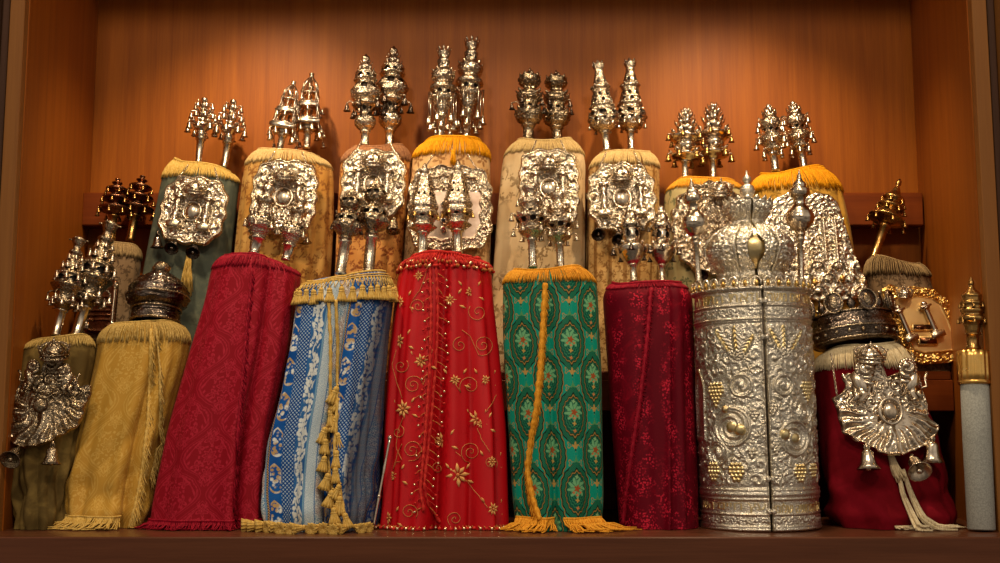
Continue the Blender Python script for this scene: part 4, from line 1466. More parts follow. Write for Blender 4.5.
fl = dict(mats=[SILVER, PALE, SILVER], shaft=(2.8, .42), shaft_r1=3.6, n=40, relief=.0,
    prof=[(.40, 4.2), (.44, 5.2), (.48, 4), (.52, 6), (.56, 8.5), (.59, 8), (.63, 4), (.67, 3.2), (.70, 5), (.74, 6), (.77, 4), (.81, 2.5), (.85, 3.8), (.88, 4.2), (.91, 2), (.94, 3.2), (.97, 3.2), (.99, 1.5), (1, .5)],
    arms=[(.55, 6, .60, 13.5, 8, .7), (.72, 4, .76, 11, 8, .6, .4), (.86, 3, .90, 8, 6, .55)],
    spikes=[(.58, 8, 8, 4, 3, 3.4), (.75, 5, 8, 3.5, 2.5, 2.6)],
    bells=[(.60, 13.5, 8, 2.5, 5.6), (.76, 11, 8, 2, 4.8, .4), (.90, 8, 6, 1.5, 4)])
pair(fl, up(B2), ((198, 165), (205, 97)), ((224, 170), (234, 99)), 'small belled arm finial on the grey green scroll, the one nearer the brown discs', 'small belled arm finial on the grey green scroll, the one nearer the square towers', 'belled arm finials')

tw = dict(mats=[SILVER, PALE, SILVER], shaft=(3.2, .30), tower=[(.33, .56, 9.5, 2.2), (.56, .74, 7.2, 1.8)],
    bells=[(.33, 13, 8, 2, 5, pi / 8), (.33, 15, 4, 9, 5, pi / 4), (.57, 11, 8, 1.5, 4.2)])
pair(tw, up(B3), ((278, 156), (294, 82)), ((306, 154), (312, 74)), 'square gallery tower finial on the gold cream scroll, the lower of the two', 'square gallery tower finial on the gold cream scroll, the taller of the two', 'square tower finials')

bl = dict(mats=[ENGR, PALE, DARKS], shaft=(3.3, .17), flutes=8, relief=.16, rsp=5, seed=9,
    prof=[(.16, 4), (.18, 5), (.21, 8), (.25, 9.6), (.29, 9.3), (.32, 7), (.345, 5), (.37, 5), (.40, 8), (.43, 12), (.445, 12.6), (.46, 8.5), (.475, 8), (.49, 10), (.53, 13), (.57, 13.8), (.61, 13), (.65, 10), (.675, 7.5), (.69, 8), (.70, 10.5), (.715, 10.8), (.735, 9.2), (.77, 9.6), (.79, 10), (.80, 7), (.83, 5.5), (.86, 5.4), (.88, 4), (.90, 3), (.92, 3.2), (.945, 3.8), (.965, 3.2), (.98, 1.6), (1, .5)],
    windows=[(.612, 7, .038, .26, .2), (.385, 8, .02, .22, 0), (.745, 8, .014, .22, .3)],
    arms=[(.44, 10, .45, 17, 6, .6, .3)], spikes=[(.80, 6, 8, 5, 2, 3), (.87, 4.5, 8, 4, 2, 2.2)], bells=[(.45, 17, 6, 2, 6.0, .3), (.40, 9, 6, 2, 4, 0)])
pair(bl, up(B4), ((365, 147), (366, 54)), ((389, 147), (394, 46)), 'big pierced ball finial with dark openings on the warm floral scroll, the lower one', 'big pierced ball finial with dark openings on the warm floral scroll, the taller one', 'pierced ball finials')

lc = dict(mats=[ENGR, PALE, SILVER], shaft=(3.2, .30), relief=.14, rsp=4.5, seed=12,
    prof=[(.28, 3.6), (.31, 4.2), (.35, 6), (.40, 8), (.44, 10.5), (.465, 12), (.475, 9.5), (.49, 9), (.53, 9.2), (.55, 11.5), (.575, 11.8), (.60, 9.5), (.62, 7.5), (.64, 8), (.67, 10.3), (.70, 11), (.735, 10.4), (.76, 8), (.775, 5.5), (.80, 5.2), (.85, 5.6), (.87, 6), (.88, 4.5), (.90, 4.2), (.94, 5.6), (.965, 6.4), (.975, 3), (1, 1)],
    windows=[(.512, 6, .02, .33, .2), (.815, 7, .016, .22, .2)],
    spikes=[(.46, 10, 9, 5, 2, 4.5), (.96, 5, 8, 5, 2, 3), (.73, 9, 9, 3.5, 2.5, 3.5)],
    bells=[(.52, 12.6, 6, 24, 6.2, .2), (.48, 11, 5, 27, 6.0, .9)])
pair(lc, up(B5), ((441, 142), (444, 49)), ((466, 141), (472, 40)), 'slim finial with long hanging bells on the gold fringed scroll, the lower one', 'slim finial with long hanging bells on the gold fringed scroll, tallest of all', 'long belled finials')

td = dict(mats=[TARN, TARN, DARKS], shaft=(4.4, .22), flutes=10, relief=.22, rsp=4.2, seed=19,
    prof=[(.20, 5), (.23, 6.5), (.27, 10), (.32, 12), (.37, 12.6), (.39, 12), (.41, 8.5), (.44, 8.2), (.46, 9), (.50, 7.5), (.53, 8), (.57, 11), (.61, 11.5), (.65, 10.4), (.68, 7), (.705, 4.5), (.73, 5), (.76, 8), (.80, 10.2), (.84, 10.4), (.88, 8.8), (.91, 5), (.93, 3), (.96, 1.6), (1, .4)],
    spikes=[(.38, 11, 10, 4, 2.5, 4), (.63, 10, 10, 4, 3, 4), (.84, 9, 9, 5, 1, 4)],
    windows=[(.45, 8, .016, .22, .1)], arms=[(.48, 7, .52, 16, 5, .6, .5)], bells=[(.52, 16, 5, 1.5, 4.6, .5)])
pair(td, up(B6), ((528, 141), (530, 68)), ((557, 143), (556, 70)), 'dark triple ball finial on the pale cream scroll, the one nearer the red satin side', 'dark triple ball finial on the pale cream scroll, the one nearer the striped scroll', 'triple ball finials')

fg = dict(mats=[ENGR, PALE, SILVER], shaft=(3.2, .24), relief=.26, rsp=3.6, seed=27,
    prof=[(.22, 3.6), (.25, 6), (.265, 10), (.29, 11), (.30, 12), (.34, 14), (.38, 14.2), (.42, 12.6), (.46, 10.4), (.48, 9.6), (.487, 11.8), (.51, 11.8), (.52, 9.5), (.56, 9.4), (.61, 8.2), (.66, 7.4), (.685, 7), (.692, 9), (.715, 9), (.725, 6.6), (.77, 6), (.82, 5), (.86, 4), (.90, 3.8), (.94, 5), (.97, 5.6), (.98, 3), (1, 1)],
    windows=[(.40, 7, .03, .25, .1), (.335, 10, .015, .16, .3), (.55, 7, .022, .2, .3), (.62, 7, .02, .18, .0), (.77, 6, .02, .22, .2)],
    lobes=[(.48, .52, 16, .05), (.69, .72, 14, .06)], spikes=[(.50, 10.5, 10, 3, 1, 2.6), (.705, 8, 8, 3, 1, 2.4), (.955, 4.6, 7, 4, 1.5, 3), (.42, 12, 10, 3, 1.5, 3)], bells=[(.31, 13.5, 6, 1, 3.4)])
pair(fg, up(B7), ((607, 153), (598, 62)), ((631, 152), (630, 60)), 'tapering filigree tower finial on the striped scroll, the one nearer the pale cream scroll', 'tapering filigree tower finial on the striped scroll, the one nearer the moss scroll', 'filigree tower finials')

lf = dict(mats=[SILVER, PALE, BRASS], shaft=(3.0, .32), relief=.08, seed=31,
    prof=[(.30, 3.6), (.32, 6), (.34, 12), (.355, 13.5), (.37, 13), (.385, 7), (.41, 6.5), (.45, 9), (.49, 10.2), (.52, 9), (.535, 8.5), (.56, 12), (.585, 14.4), (.605, 14.4), (.625, 11.5), (.64, 7), (.66, 6), (.70, 8), (.735, 8.2), (.77, 6.6), (.80, 4.5), (.84, 5), (.88, 5), (.92, 3.4), (.95, 1.6), (.97, 2.2), (1, .5)],
    spikes=[(.36, 11, 8, 6, 5, 6), (.60, 11, 9, 7, 4.5, 6), (.72, 7, 8, 8, 4, 5.5), (.83, 5, 7, 7, 3.5, 4.6), (.91, 3, 6, 6, 2, 3.4)], windows=[(.68, 5, .03, .3, .4)],
    arms=[(.60, 12, .62, 17, 6, .6, .2), (.36, 11, .38, 16, 6, .6)], bells=[(.38, 16, 6, 1.2, 5.8), (.62, 17, 6, 1, 4.8, .2)])
pair(lf, up(B8), ((685, 184), (686, 108)), ((713, 184), (713, 103)), 'silver leaf and bowl finial on the moss scroll, the lower one nearer the striped scroll', 'silver leaf and bowl finial on the moss scroll, the taller one nearer the yellow scroll', 'leaf finials')

sb = dict(mats=[ENGR, PALE, SILVER], shaft=(3.6, .34), shaft_r1=3.8, relief=.14, rsp=5, seed=37,
    prof=[(.32, 5), (.345, 8.5), (.365, 9), (.385, 6), (.42, 8), (.47, 11), (.51, 11.4), (.55, 9.6), (.585, 6), (.61, 5.4), (.64, 7), (.69, 9.4), (.74, 9.8), (.79, 8), (.82, 6.5), (.84, 6), (.88, 5.4), (.92, 3.6), (.95, 2.6), (.975, 2.6), (1, .6)],
    spikes=[(.83, 6, 8, 6, 1, 4), (.90, 3.6, 6, 4, 1, 2.6), (.57, 7, 8, 3, 2, 3)], windows=[(.625, 6, .02, .26, .3)],
    arms=[(.50, 10.5, .55, 14.5, 7, .6), (.72, 9, .77, 12.5, 6, .6, .4)], bells=[(.55, 14.5, 7, 5, 5.4), (.77, 12.5, 6, 4, 4.8, .4), (.38, 9, 6, 4, 5, .2)])
pair(sb, up(B9), ((776, 176), (768, 104)), ((805, 173), (792, 101)), 'stout belled silver finial on the yellow scroll, the one nearer the moss scroll', 'stout belled silver finial on the yellow scroll, the one nearer the bare wall', 'stout belled finials')

pg = dict(d0=max(0, B10.zt + .006 - Wl(871, 266, B10.Yb - .005, B10.k, B10.zb).z), mats=[BRASS, BRASS, BRASS], shaft=(3.6, .50), shaft_r1=4.4, relief=0, n=44,
    prof=[(.48, 5), (.50, 10), (.52, 16.5), (.535, 17.4), (.55, 16.5), (.57, 14), (.60, 12.5), (.61, 10), (.63, 9.5), (.65, 12), (.665, 13), (.685, 12), (.70, 9.5), (.72, 8.5), (.74, 10), (.755, 11), (.775, 10.6), (.79, 9), (.81, 6.5), (.84, 4.8), (.88, 3.4), (.905, 2), (.92, 1.8), (.935, 2.6), (.97, 2.4), (1, .6)],
    bells=[(.53, 17.6, 7, 1.6, 4.4, .2), (.665, 13, 7, 1.4, 4, .5), (.755, 11, 6, 1.2, 3.6)])
finial('brass pagoda finial leaning by itself on the dark striped scroll', 'brass finials', (871, 266), (900, 179), up(B10, -.005), pg)

bt = dict(mats=[TARN, SILVER, SILVER], shaft=(4.2, .28), shaft_r1=4.6, relief=.05, seed=43, n=48,
    prof=[(.26, 5), (.29, 8), (.31, 12), (.335, 13), (.35, 12.4), (.355, 10), (.38, 9.8), (.42, 11), (.46, 13.6), (.485, 15.6), (.50, 16.2), (.51, 13), (.52, 12.6), (.59, 12.6), (.60, 14.4), (.62, 13), (.65, 9.4), (.68, 8), (.71, 7.4), (.75, 6.4), (.78, 5), (.80, 5), (.82, 6.4), (.84, 6.6), (.855, 4), (.89, 3.6), (.91, 5), (.955, 6.6), (.97, 6.6), (.98, 4), (1, .8)],
    windows=[(.555, 6, .028, .36, .2)], lobes=[(.5, .61, 6, .05)], arms=[(.93, 5, .955, 9, 4, .7), (.42, 11, .40, 16, 6, .7, .3)],
    bells=[(.605, 14.4, 8, 1, 5.6, .1), (.72, 9.4, 7, 1, 5.2), (.36, 13, 8, 2, 5.4, .2), (.40, 16, 6, 2, 5.4, .3), (.80, 7, 6, 1, 4)])
pair(bt, up(F1), ((55, 337), (80, 236)), ((75, 338), (112, 220)), 'dark silver bell tower finial on the olive scroll, the lower one by the side wall', 'dark silver bell tower finial on the olive scroll, the taller one before the taupe scroll', 'bell tower finials')

bo = dict(mats=[ENGR, SILVER, SILVER], shaft=(4.6, .30), shaft_r1=6.0, relief=.1, rsp=4, seed=47,
    prof=[(.28, 6), (.31, 7), (.36, 10), (.40, 13.4), (.43, 14.6), (.46, 14.8), (.50, 13), (.52, 11.5), (.53, 7), (.55, 5.5), (.62, 5.2), (.67, 6), (.69, 8.5), (.72, 9.2), (.75, 8), (.77, 5), (.81, 4.4), (.85, 6), (.88, 6), (.91, 3.6), (.94, 2.4), (.97, 2.6), (1, .5)],
    windows=[(.475, 14, .014, .1, .0), (.505, 14, .012, .09, .2), (.72, 8, .016, .2, .1)], spikes=[(.70, 8, 9, 4.5, 3, 4), (.52, 11, 12, 3, .5, 2.6)],
    arms=[(.58, 5, .62, 11, 6, .6)], bells=[(.62, 11, 6, 1.5, 5.4), (.46, 15, 6, 2, 5.2, .4)])
pair(bo, up(F3, .01), ((252, 262), (271, 178)), ((284, 268), (304, 190)), 'pierced bowl finial on the crimson damask scroll, the one nearer the grey green scroll', 'pierced bowl finial on the crimson damask scroll, the one nearer the blue scroll', 'pierced bowl finials')

ga = dict(mats=[TARN, PALE, DARKS], shaft=(4.4, .42), flutes=10, relief=.1, rsp=4.5, seed=51,
    prof=[(.40, 5), (.42, 6.4), (.44, 5), (.455, 6), (.48, 10), (.52, 13.6), (.56, 14.4), (.575, 14), (.585, 12.6), (.64, 12), (.66, 12.4), (.675, 8), (.70, 6), (.73, 6), (.75, 8), (.79, 9.6), (.83, 10), (.86, 8.8), (.885, 6), (.91, 4.4), (.94, 4), (.96, 3), (.985, 1.8), (1, .5)],
    windows=[(.615, 9, .024, .24, .1), (.83, 8, .022, .26, .2)], lobes=[(.46, .58, 10, .05), (.76, .87, 8, .05)], spikes=[(.66, 11.4, 9, 4.5, 1.5, 4), (.88, 6, 8, 4, 1.5, 3)], bells=[(.57, 15, 5, 1, 4, .6)])
pair(ga, up(F4, .01), ((340, 277), (353, 187)), ((368, 276), (377, 178)), 'galleried ball finial with fluted shaft on the blue scroll, the lower one', 'galleried ball finial with fluted shaft on the blue scroll, the taller one', 'galleried ball finials')

hx = dict(mats=[ENGR, PALE, GILT], shaft=(4.2, .28), relief=.07, rsp=3.6, seed=57, n=60, flutes=8,
    prof=[(.26, 5.4), (.29, 9), (.305, 12), (.325, 12.4), (.34, 9.4), (.36, 8.8), (.40, 11), (.43, 13), (.455, 13.4), (.475, 13), (.485, 11.4), (.51, 13.2), (.53, 13.4), (.55, 12.4), (.60, 11), (.70, 9), (.80, 7.2), (.825, 6.6), (.835, 7.6), (.85, 7.2), (.86, 3.6), (.88, 3), (.90, 4.6), (.925, 4.8), (.945, 2.6), (.965, 2.4), (1, .5)],
    lobes=[(.29, .86, 6, .07)], windows=[(.64, 12, .022, .09, .13), (.72, 12, .02, .085, .13), (.405, 6, .012, .2, .5)], bells=[(.46, 14, 6, 2, 4)])
pair(hx, up(F5, .01), ((422, 258), (425, 163)), ((457, 256), (458, 160)), 'six sided spire finial on the red satin scroll, the one nearer the blue scroll', 'six sided spire finial on the red satin scroll, the one nearer the green scroll', 'six sided spire finials')

bw = dict(mats=[ENGR, PALE, SILVER], shaft=(3.4, .37), relief=.14, rsp=4.4, seed=63, flutes=8,
    prof=[(.35, 4), (.38, 7), (.41, 11), (.435, 12.4), (.45, 11), (.46, 8), (.48, 8), (.51, 11), (.55, 14.4), (.58, 15.4), (.60, 13), (.61, 9), (.64, 7.6), (.68, 8.4), (.72, 10.4), (.755, 10.6), (.78, 8), (.80, 5), (.83, 4.8), (.87, 7), (.90, 7.4), (.93, 5), (.95, 2.6), (.975, 2.4), (1, .5)],
    windows=[(.525, 8, .022, .26, .1), (.63, 7, .014, .26, .1)], spikes=[(.57, 13.5, 10, 4, 3.5, 5), (.74, 9, 8, 4, 3, 4), (.89, 6, 7, 4, 1, 3)],
    arms=[(.58, 14, .60, 19, 6, .6, .2), (.44, 11, .45, 17, 6, .6)], bells=[(.60, 19, 6, 1.5, 5.4, .2), (.45, 17, 6, 1.5, 5.2), (.76, 12, 6, 1, 4.6)])
pair(bw, up(F6, .01), ((533, 272), (530, 178)), ((561, 275), (557, 186)), 'double bowl finial with bells on the green scroll, the one nearer the red satin scroll', 'double bowl finial with bells on the green scroll, the one nearer the dark red scroll', 'double bowl finials')

sm = dict(mats=[SILVER, PALE, DARKS], shaft=(3.4, .25), relief=.03, seed=67,
    prof=[(.23, 4), (.26, 7), (.32, 10.5), (.38, 13.4), (.42, 14.4), (.445, 14), (.46, 10), (.50, 7), (.53, 7), (.57, 8.4), (.63, 8.6), (.66, 8), (.675, 9.6), (.70, 10.8), (.735, 10.4), (.76, 8.4), (.79, 8), (.83, 7.4), (.87, 5.6), (.90, 3.6), (.93, 3), (.96, 3.2), (1, .6)],
    windows=[(.595, 6, .04, .3, .1)], spikes=[(.44, 12, 8, 5, 3, 5), (.74, 8, 8, 5, 2.5, 4.5), (.86, 4.6, 6, 4, 1.6, 3)], bells=[(.43, 18, 5, 1, 6, .8), (.72, 12, 6, 1, 4.2)], arms=[(.42, 13, .43, 18, 5, .6, .8)])
pair(sm, up(F7, .01), ((634, 284), (629, 203)), ((662, 284), (661, 205)), 'smooth silver bulb finial on the dark red velvet scroll, the one nearer the green scroll', 'smooth silver bulb finial on the dark red velvet scroll, the one nearer the silver case', 'smooth bulb finials')

# ================================================================== breastplates
GB = 'breastplates hung on the scrolls'


def classic(seed, inner=.64, amp=2.5, sp=9.5, fill=.8):
    def H(x, z, rho):
        th = np.arctan2(z, x)
        b = (rococo(x, z, seed, sp, 1.0) * amp + (.5 + .5 * np.cos(16 * th)) * np.exp(-((rho - .86) / .08) ** 2) * 1.6) * sst(inner - .02, inner + .06, rho) * (1 - sst(.87, .92, rho))
        f = rococo(x, z, seed + 5, 4.6) * fill * (1 - sst(inner - .08, inner - .02, rho))
        ring = np.exp(-((rho - inner) / .022) ** 2) * 2.4 + np.exp(-((rho - .945) / .035) ** 2) * 2.4
        return b + f + ring
    return H


def std_shield(label, c, M, fn, rot, seed, mats=None, colm=None, cx=.44, crown=(13, 15), zc=.42, boss=True, tab=None, cz=(-.55, .35), back=.02, plus=None):
    mats = mats or [PALE]
    root, px = shield(label, c, up(M), M.b + back + .006, fn, rot, classic(seed), mats, group=GB)
    hw, hh = float(fn(np.array(0.0))), float(fn(np.array(pi / 2)))
    for sd in (-1, 1):
        column(root, px, sd * hw * cx, hh * cz[0], hh * cz[1], 3.0, colm or SILVER, y=-5.0, twist=1)
    if crown: mini_crown(root, px, 0, hh * zc, crown[0], crown[1], PALE, y=-6.5)
    if tab: tablets(root, px, 0, tab[0], tab[1], tab[2], GILT if tab[3] else SILVER)
    if boss:
        mb = MB(); mb.ball((0, 0, 0), 7.5 * px, 20, 12, 0, (1.0, .4, 1.15))
        mb.tube([(9 * px * cos(t), .5 * px, 10.4 * px * sin(t)) for t in np.linspace(0, 2 * pi, 33)[:-1]], 1.5 * px, 7, closed=True)
        for t in np.linspace(0, 2 * pi, 13)[:-1]: mb.ball((11.6 * px * cos(t), .6 * px, 13 * px * sin(t)), 1.6 * px, 8, 6)
        for t in np.linspace(pi * 1.12, pi * 1.88, 7): mb.leaf((14 * px * cos(t), 1 * px, 16 * px * sin(t)), (20 * px * cos(t), .5 * px, 23 * px * sin(t)), 5 * px, (0, -1, 0), 1.8 * px)
        o = mb.build('boss', [SILVER], root); o.location = (0, -2.5 * px, -2 * px)
    for sd in (-1, 1):
        neck_chain(root, px, sd * hw * .62, hh * .86, sd * hw * .4, hh * 1.25, SILVER)
    return root, px


s2, px = std_shield('silver breastplate with twin pillars on the grey green scroll', (193, 210), B2, super_outline(34, 37, 3.0, .035, 12, .5), 7, 101, colm=PALE, crown=(13, 15), tab=None)
hang_bells(s2, px, [(-10, -36, 55, 5), (12, -38, 55, 5), (-30, -28, 0, 5)], DARKS, 12)
s3, px = std_shield('silver breastplate on the gold cream scroll under the square towers', (284, 196), B3, super_outline(34, 40, 3.4, .03, 14, 0), 3, 103, crown=(14, 13), boss=True)
hang_bells(s3, px, [(26, -34, 10, 4)], TARN, 12)
s4, px = std_shield('silver breastplate with pillars and crown on the warm floral scroll', (373, 183), B4, super_outline(33, 37, 3.6, .035, 12, .3), 2, 107, crown=(14, 17), colm=PALE)
hang_bells(s4, px, [(24, -38, 20, 3)], TARN, 13)


def mirror(x, z, rho):
    b = rococo(x, z, 111, 8.5) * 3.6 * sst(.74, .8, rho)
    top = rococo(x, z, 113, 7) * 3.4 * sst(18, 22, z + 0 * x) * (np.abs(x) < 26)
    return np.maximum(b, top) + np.exp(-((rho - .75) / .02) ** 2) * 2.2 + np.exp(-((rho - .975) / .02) ** 2) * 1.8 - (1 - sst(.70, .74, rho)) * .4


s5, px = shield('big mirror smooth breastplate with a scroll border on the gold fringed scroll', (450, 208), up(B5), B5.b + .018, super_outline(43, 46, 4.0, .035, 14, .2), 0, mirror, [ENGR, SATIN], curve=.1, group=GB,
    gold=lambda x, z, rho: ((rho < .72) & (z < 18)).astype(float))
mb = MB()
for i in range(4):
    for j in (-1, 1):
        x, z = j * 6.5, 4 - i * 9
        mb.lathe([(3.4 * px, 0), (3.4 * px, 1 * px), (2.6 * px, 1.6 * px)], 14, 0, (x * px, -1 * px, z * px), rot=Matrix.Rotation(radians(90), 3, 'X'))
        mb.ball((x * px, -2.2 * px, z * px), 2.4 * px, 12, 7, 1 + (i + j) % 2, (1, .6, 1))
def gem(name, col):
    m, nt, b = newmat(name); b.inputs['Base Color'].default_value = lin(col); b.inputs['Roughness'].default_value = .08
    b.inputs['Coat Weight'].default_value = .6
    return m
GEMR, GEMB = gem('red_gem', '7a1410'), gem('dark_gem', '181420')
mb.build('gem_setting', [SILVER, GEMR, GEMB], s5)
for sd in (-1, 1): neck_chain(s5, px, sd * 30, 40, sd * 18, 58, SILVER)

s6, px = std_shield('silver breastplate on the pale cream scroll behind the double bowl finials', (549, 187), B6, super_outline(31, 42, 3.8, .03, 14, 0), 0, 127, crown=(13, 15), colm=PALE, zc=.46)
s7, px = std_shield('silver breastplate with slim pillars and square feet on the striped scroll', (622, 197), B7, super_outline(35, 38, 2.8, .045, 12, .8), -1, 131, crown=(13, 16), cx=.52)
hang_bells(s7, px, [(-27, -34, 55, 4), (-7, -40, 55, 4)], DARKS, 12)
s8, px = shield('rounded flower patterned breastplate on the moss scroll behind the case crown', (712, 228), up(B8), B8.b + .02, super_outline(42, 50, 2.2, .04, 16, 0), 0,
    lambda x, z, rho: rococo(x, z, 137, 10, 1.1) * 4.2 + np.exp(-((rho - .95) / .03) ** 2) * 2 + dome(x, z, 8, 6, 12, 10) * 4, [ENGR], group=GB)
mini_crown(s8, px, 9, 32, 13, 18, SILVER)
hang_bells(s8, px, [(-16, -44, 55, 4)], DARKS, 12)

def tiers(x, z, rho):
    h = rococo(x, z, 139, 8.5) * 2.8 * sst(-18, -12, z)
    low = 1 - sst(-18, -12, z)
    row = np.floor((z + 14) / 13.0)
    zz = (z + 14) / 13.0 - row - .5
    xx = (x / 22.0 + .5 * (row % 2)); xx = xx - np.floor(xx) - .5
    d = np.hypot(xx * 1.7, zz + .35)
    arch = np.exp(-((d - .62) / .12) ** 2) * 4 + dome(xx * 22, zz * 13 + 2, 0, 0, 5, 4) * 3.5 + rococo(x, z, 141, 5) * 1.5
    pil = np.exp(-((np.abs(x - 16) - 6) / 2.2) ** 2) * 3.5 * ((z > -16) & (z < 30))
    return np.maximum(h, pil) + low * arch
s9_, px = shield('tall silver breastplate with arched tiers on the yellow scroll beside the case crown', (815, 246), up(B9), B9.b + .022,
    outline_fn([(768, 206), (778, 194), (793, 187), (806, 193), (820, 188), (834, 190), (842, 198), (846, 214), (852, 240), (858, 262), (866, 284), (866, 298), (840, 303), (800, 303), (768, 296), (762, 262), (764, 232)], (815, 246)), 0, tiers, [PALE], group=GB, na=240, nr=80)
mb = MB()
for x, z in ((24, -36), (-4, -40)):
    mb.leaf((x * px, -4 * px, (z - 5) * px), (x * px, -4 * px, (z + 6) * px), 7 * px, (0, -1, 0), 2 * px)
mb.build('gilt_drop', [GILT], s9_)

def goldh(x, z, rho):
    b = rococo(x, z, 149, 7) * 4.0 * sst(.74, .82, rho)
    return b + np.exp(-((rho - .73) / .02) ** 2) * 1.5
s10, px = shield('gilded breastplate with pillars and plaques on the taupe scroll by the bare wall', (926, 322), up(B10, -.005), B10.b + .02,
    outline_fn([(884, 289), (893, 281), (904, 287), (916, 284), (936, 287), (949, 297), (957, 318), (963, 345), (966, 361), (945, 364), (918, 366), (905, 362), (898, 340), (890, 312)], (926, 322)), 0, goldh, [GILT, GOLD], group=GB,
    gold=lambda x, z, rho: (rho < .72).astype(float))
mb = MB(); mb.lathe([(0, 0)], 4) if False else None
for cx_, cz_ in ((9, -2), (-18, -6)):
    o = column(root=s10, px=px, x=cx_, z0=cz_ - 14, z1=cz_ + 20, r=3.2, mat=SILVER); o.rotation_euler = (0, radians(-18), 0)
mb = MB()
for (x, z, w, h) in ((-6, -6, 20, 7), (-1, -20, 20, 9)):
    mb.box((x * px, -2.2 * px, z * px), (w * px, 2.4 * px, h * px), bev=.6 * px, mat=0)
    mb.box((x * px, -3.4 * px, z * px), (w * .84 * px, 1.2 * px, h * .7 * px), mat=1)
mb.build('plaque', [GOLD, BRONZE], s10)
mini_crown(s10, px, -22, 24, 9, 12, SILVER)

def plate_lines(x, z, rho):
    g = (np.abs(x) < 13) & (z > -16) & (z < 12)
    return g * (1.2 * (np.cos(z * 1.3) > .2)) + np.exp(-((rho - .93) / .04) ** 2) * 2
s1, px = shield('small brown plate with ruled lines on the taupe scroll behind the bell tower finials', (101, 306), up(B1), B1.b + .01, super_outline(16, 28, 8, .0, 4), 0, plate_lines, [BRONZE], curve=.1, na=120, nr=50, group=GB)
for sd in (-1, 1): column(s1, px, sd * 13, -24, 22, 1.8, SILVER, y=-2)


def fan_h(seed, split=-4.0, sp=9, am=2.4, nf=22, fa=4.0):
    def H(x, z, rho):
        a = np.arctan2(z, x)
        low = 1 - sst(split - 6, split + 4, z - np.abs(x) * .25)
        fl = (.5 + .5 * np.cos(a * nf + 1.2 * np.sin(rho * 9))) * sst(.35, .8, rho) * low * fa
        sc = rococo(x, z, seed, sp, 1.1) * am * (1 - low * .75)
        spine = np.exp(-(x / 4.0) ** 2) * sst(10, -8, z) * 4
        return fl + sc + spine + np.exp(-((rho - .97) / .02) ** 2) * 1.6
    return H


c12 = (888, 412)
s12, px = shield('large fan shaped silver breastplate with two lions and a crown on the maroon scroll', c12, up(F9), F9.b + .028,
    outline_fn([(862, 358), (886, 358), (890, 376), (906, 370), (914, 384), (927, 388), (931, 402), (929, 416), (941, 425), (937, 434), (930, 442), (914, 450), (898, 456), (880, 456), (866, 448), (852, 440), (842, 432), (840, 420), (838, 405), (835, 396), (845, 391), (850, 384), (846, 376), (853, 370), (862, 376)], c12), 0, fan_h(151), [SILVER], curve=.3, na=280, nr=90, group=GB)
for sd, x, z in ((-1, -27, 10), (1, 26, 12)):
    mb = MB(); lion_geo(mb, 44 * px, sd)
    o = mb.build('lion', [SILVER], s12); o.location = (x * px, -3 * px, z * px)
mini_crown(s12, px, -15, 50, 17, 20, SILVER, y=-7, n=8)
mb = MB(); mb.ball((0, 0, 0), 8.5 * px, 20, 14, 0, (.95, .6, 1.15))
mb.tube([(11 * px * cos(a), -1 * px, 13 * px * sin(a)) for a in np.linspace(0, 2 * pi, 29)[:-1]], 1.8 * px, 7, closed=True)
o = mb.build('boss', [SILVER], s12); o.location = (1 * px, -4 * px, 0)
hang_bells(s12, px, [(-26, -34, 8, 4), (17, -44, 55, 7), (40, -26, -8, 4)], SILVER, 20)
neck_chain(s12, px, -50, 18, -52, 60, SILVER); neck_chain(s12, px, 36, 26, 30, 62, SILVER)

c11 = (46, 404)
s11, px = shield('large dark fan shaped breastplate with a crown on the olive velvet scroll', c11, up(F1), F1.b + .016,
    outline_fn([(40, 360), (58, 358), (62, 374), (70, 372), (76, 384), (82, 390), (87, 382), (89, 392), (85, 404), (83, 420), (78, 428), (60, 440), (46, 447), (30, 449), (20, 446), (11, 440), (8, 425), (9, 410), (12, 398), (14, 386), (20, 378), (29, 372), (35, 378)], c11), 0, fan_h(157, sp=14, am=4.2, nf=18, fa=4.5), [TARN], curve=.3, na=260, nr=80, group=GB)
for sd, x, z in ((-1, -18, 14), (1, 20, 10)):
    mb = MB(); lion_geo(mb, 32 * px, sd)
    o = mb.build('lion', [TARN], s11); o.location = (x * px, -3 * px, z * px)
mini_crown(s11, px, 6, 44, 16, 22, TARN, y=-7)
mb = MB(); mb.ball((0, 0, 0), 8 * px, 18, 12, 0, (1, .6, 1)); o = mb.build('boss', [TARN], s11); o.location = (-4 * px, -4 * px, -2 * px)
hang_bells(s11, px, [(-20, -44, 58, 6), (13, -38, 6, 6)], TARN, 17)

# ================================================================== crowns that stand by themselves
def crown_thing(label, c, plane, tilt, build, fwd=0.0):
    P = Wl(c[0], c[1], *plane[:3])
    P.z = max(P.z, plane[3] + .003)
    root = empty('torah_coronet', P, label, 'torah crown', 'crowns on the scrolls')
    root.rotation_euler = (-atan2(plane[1], 1) + fwd, radians(tilt), 0)
    build(root, P.y / F * .99)
    return root


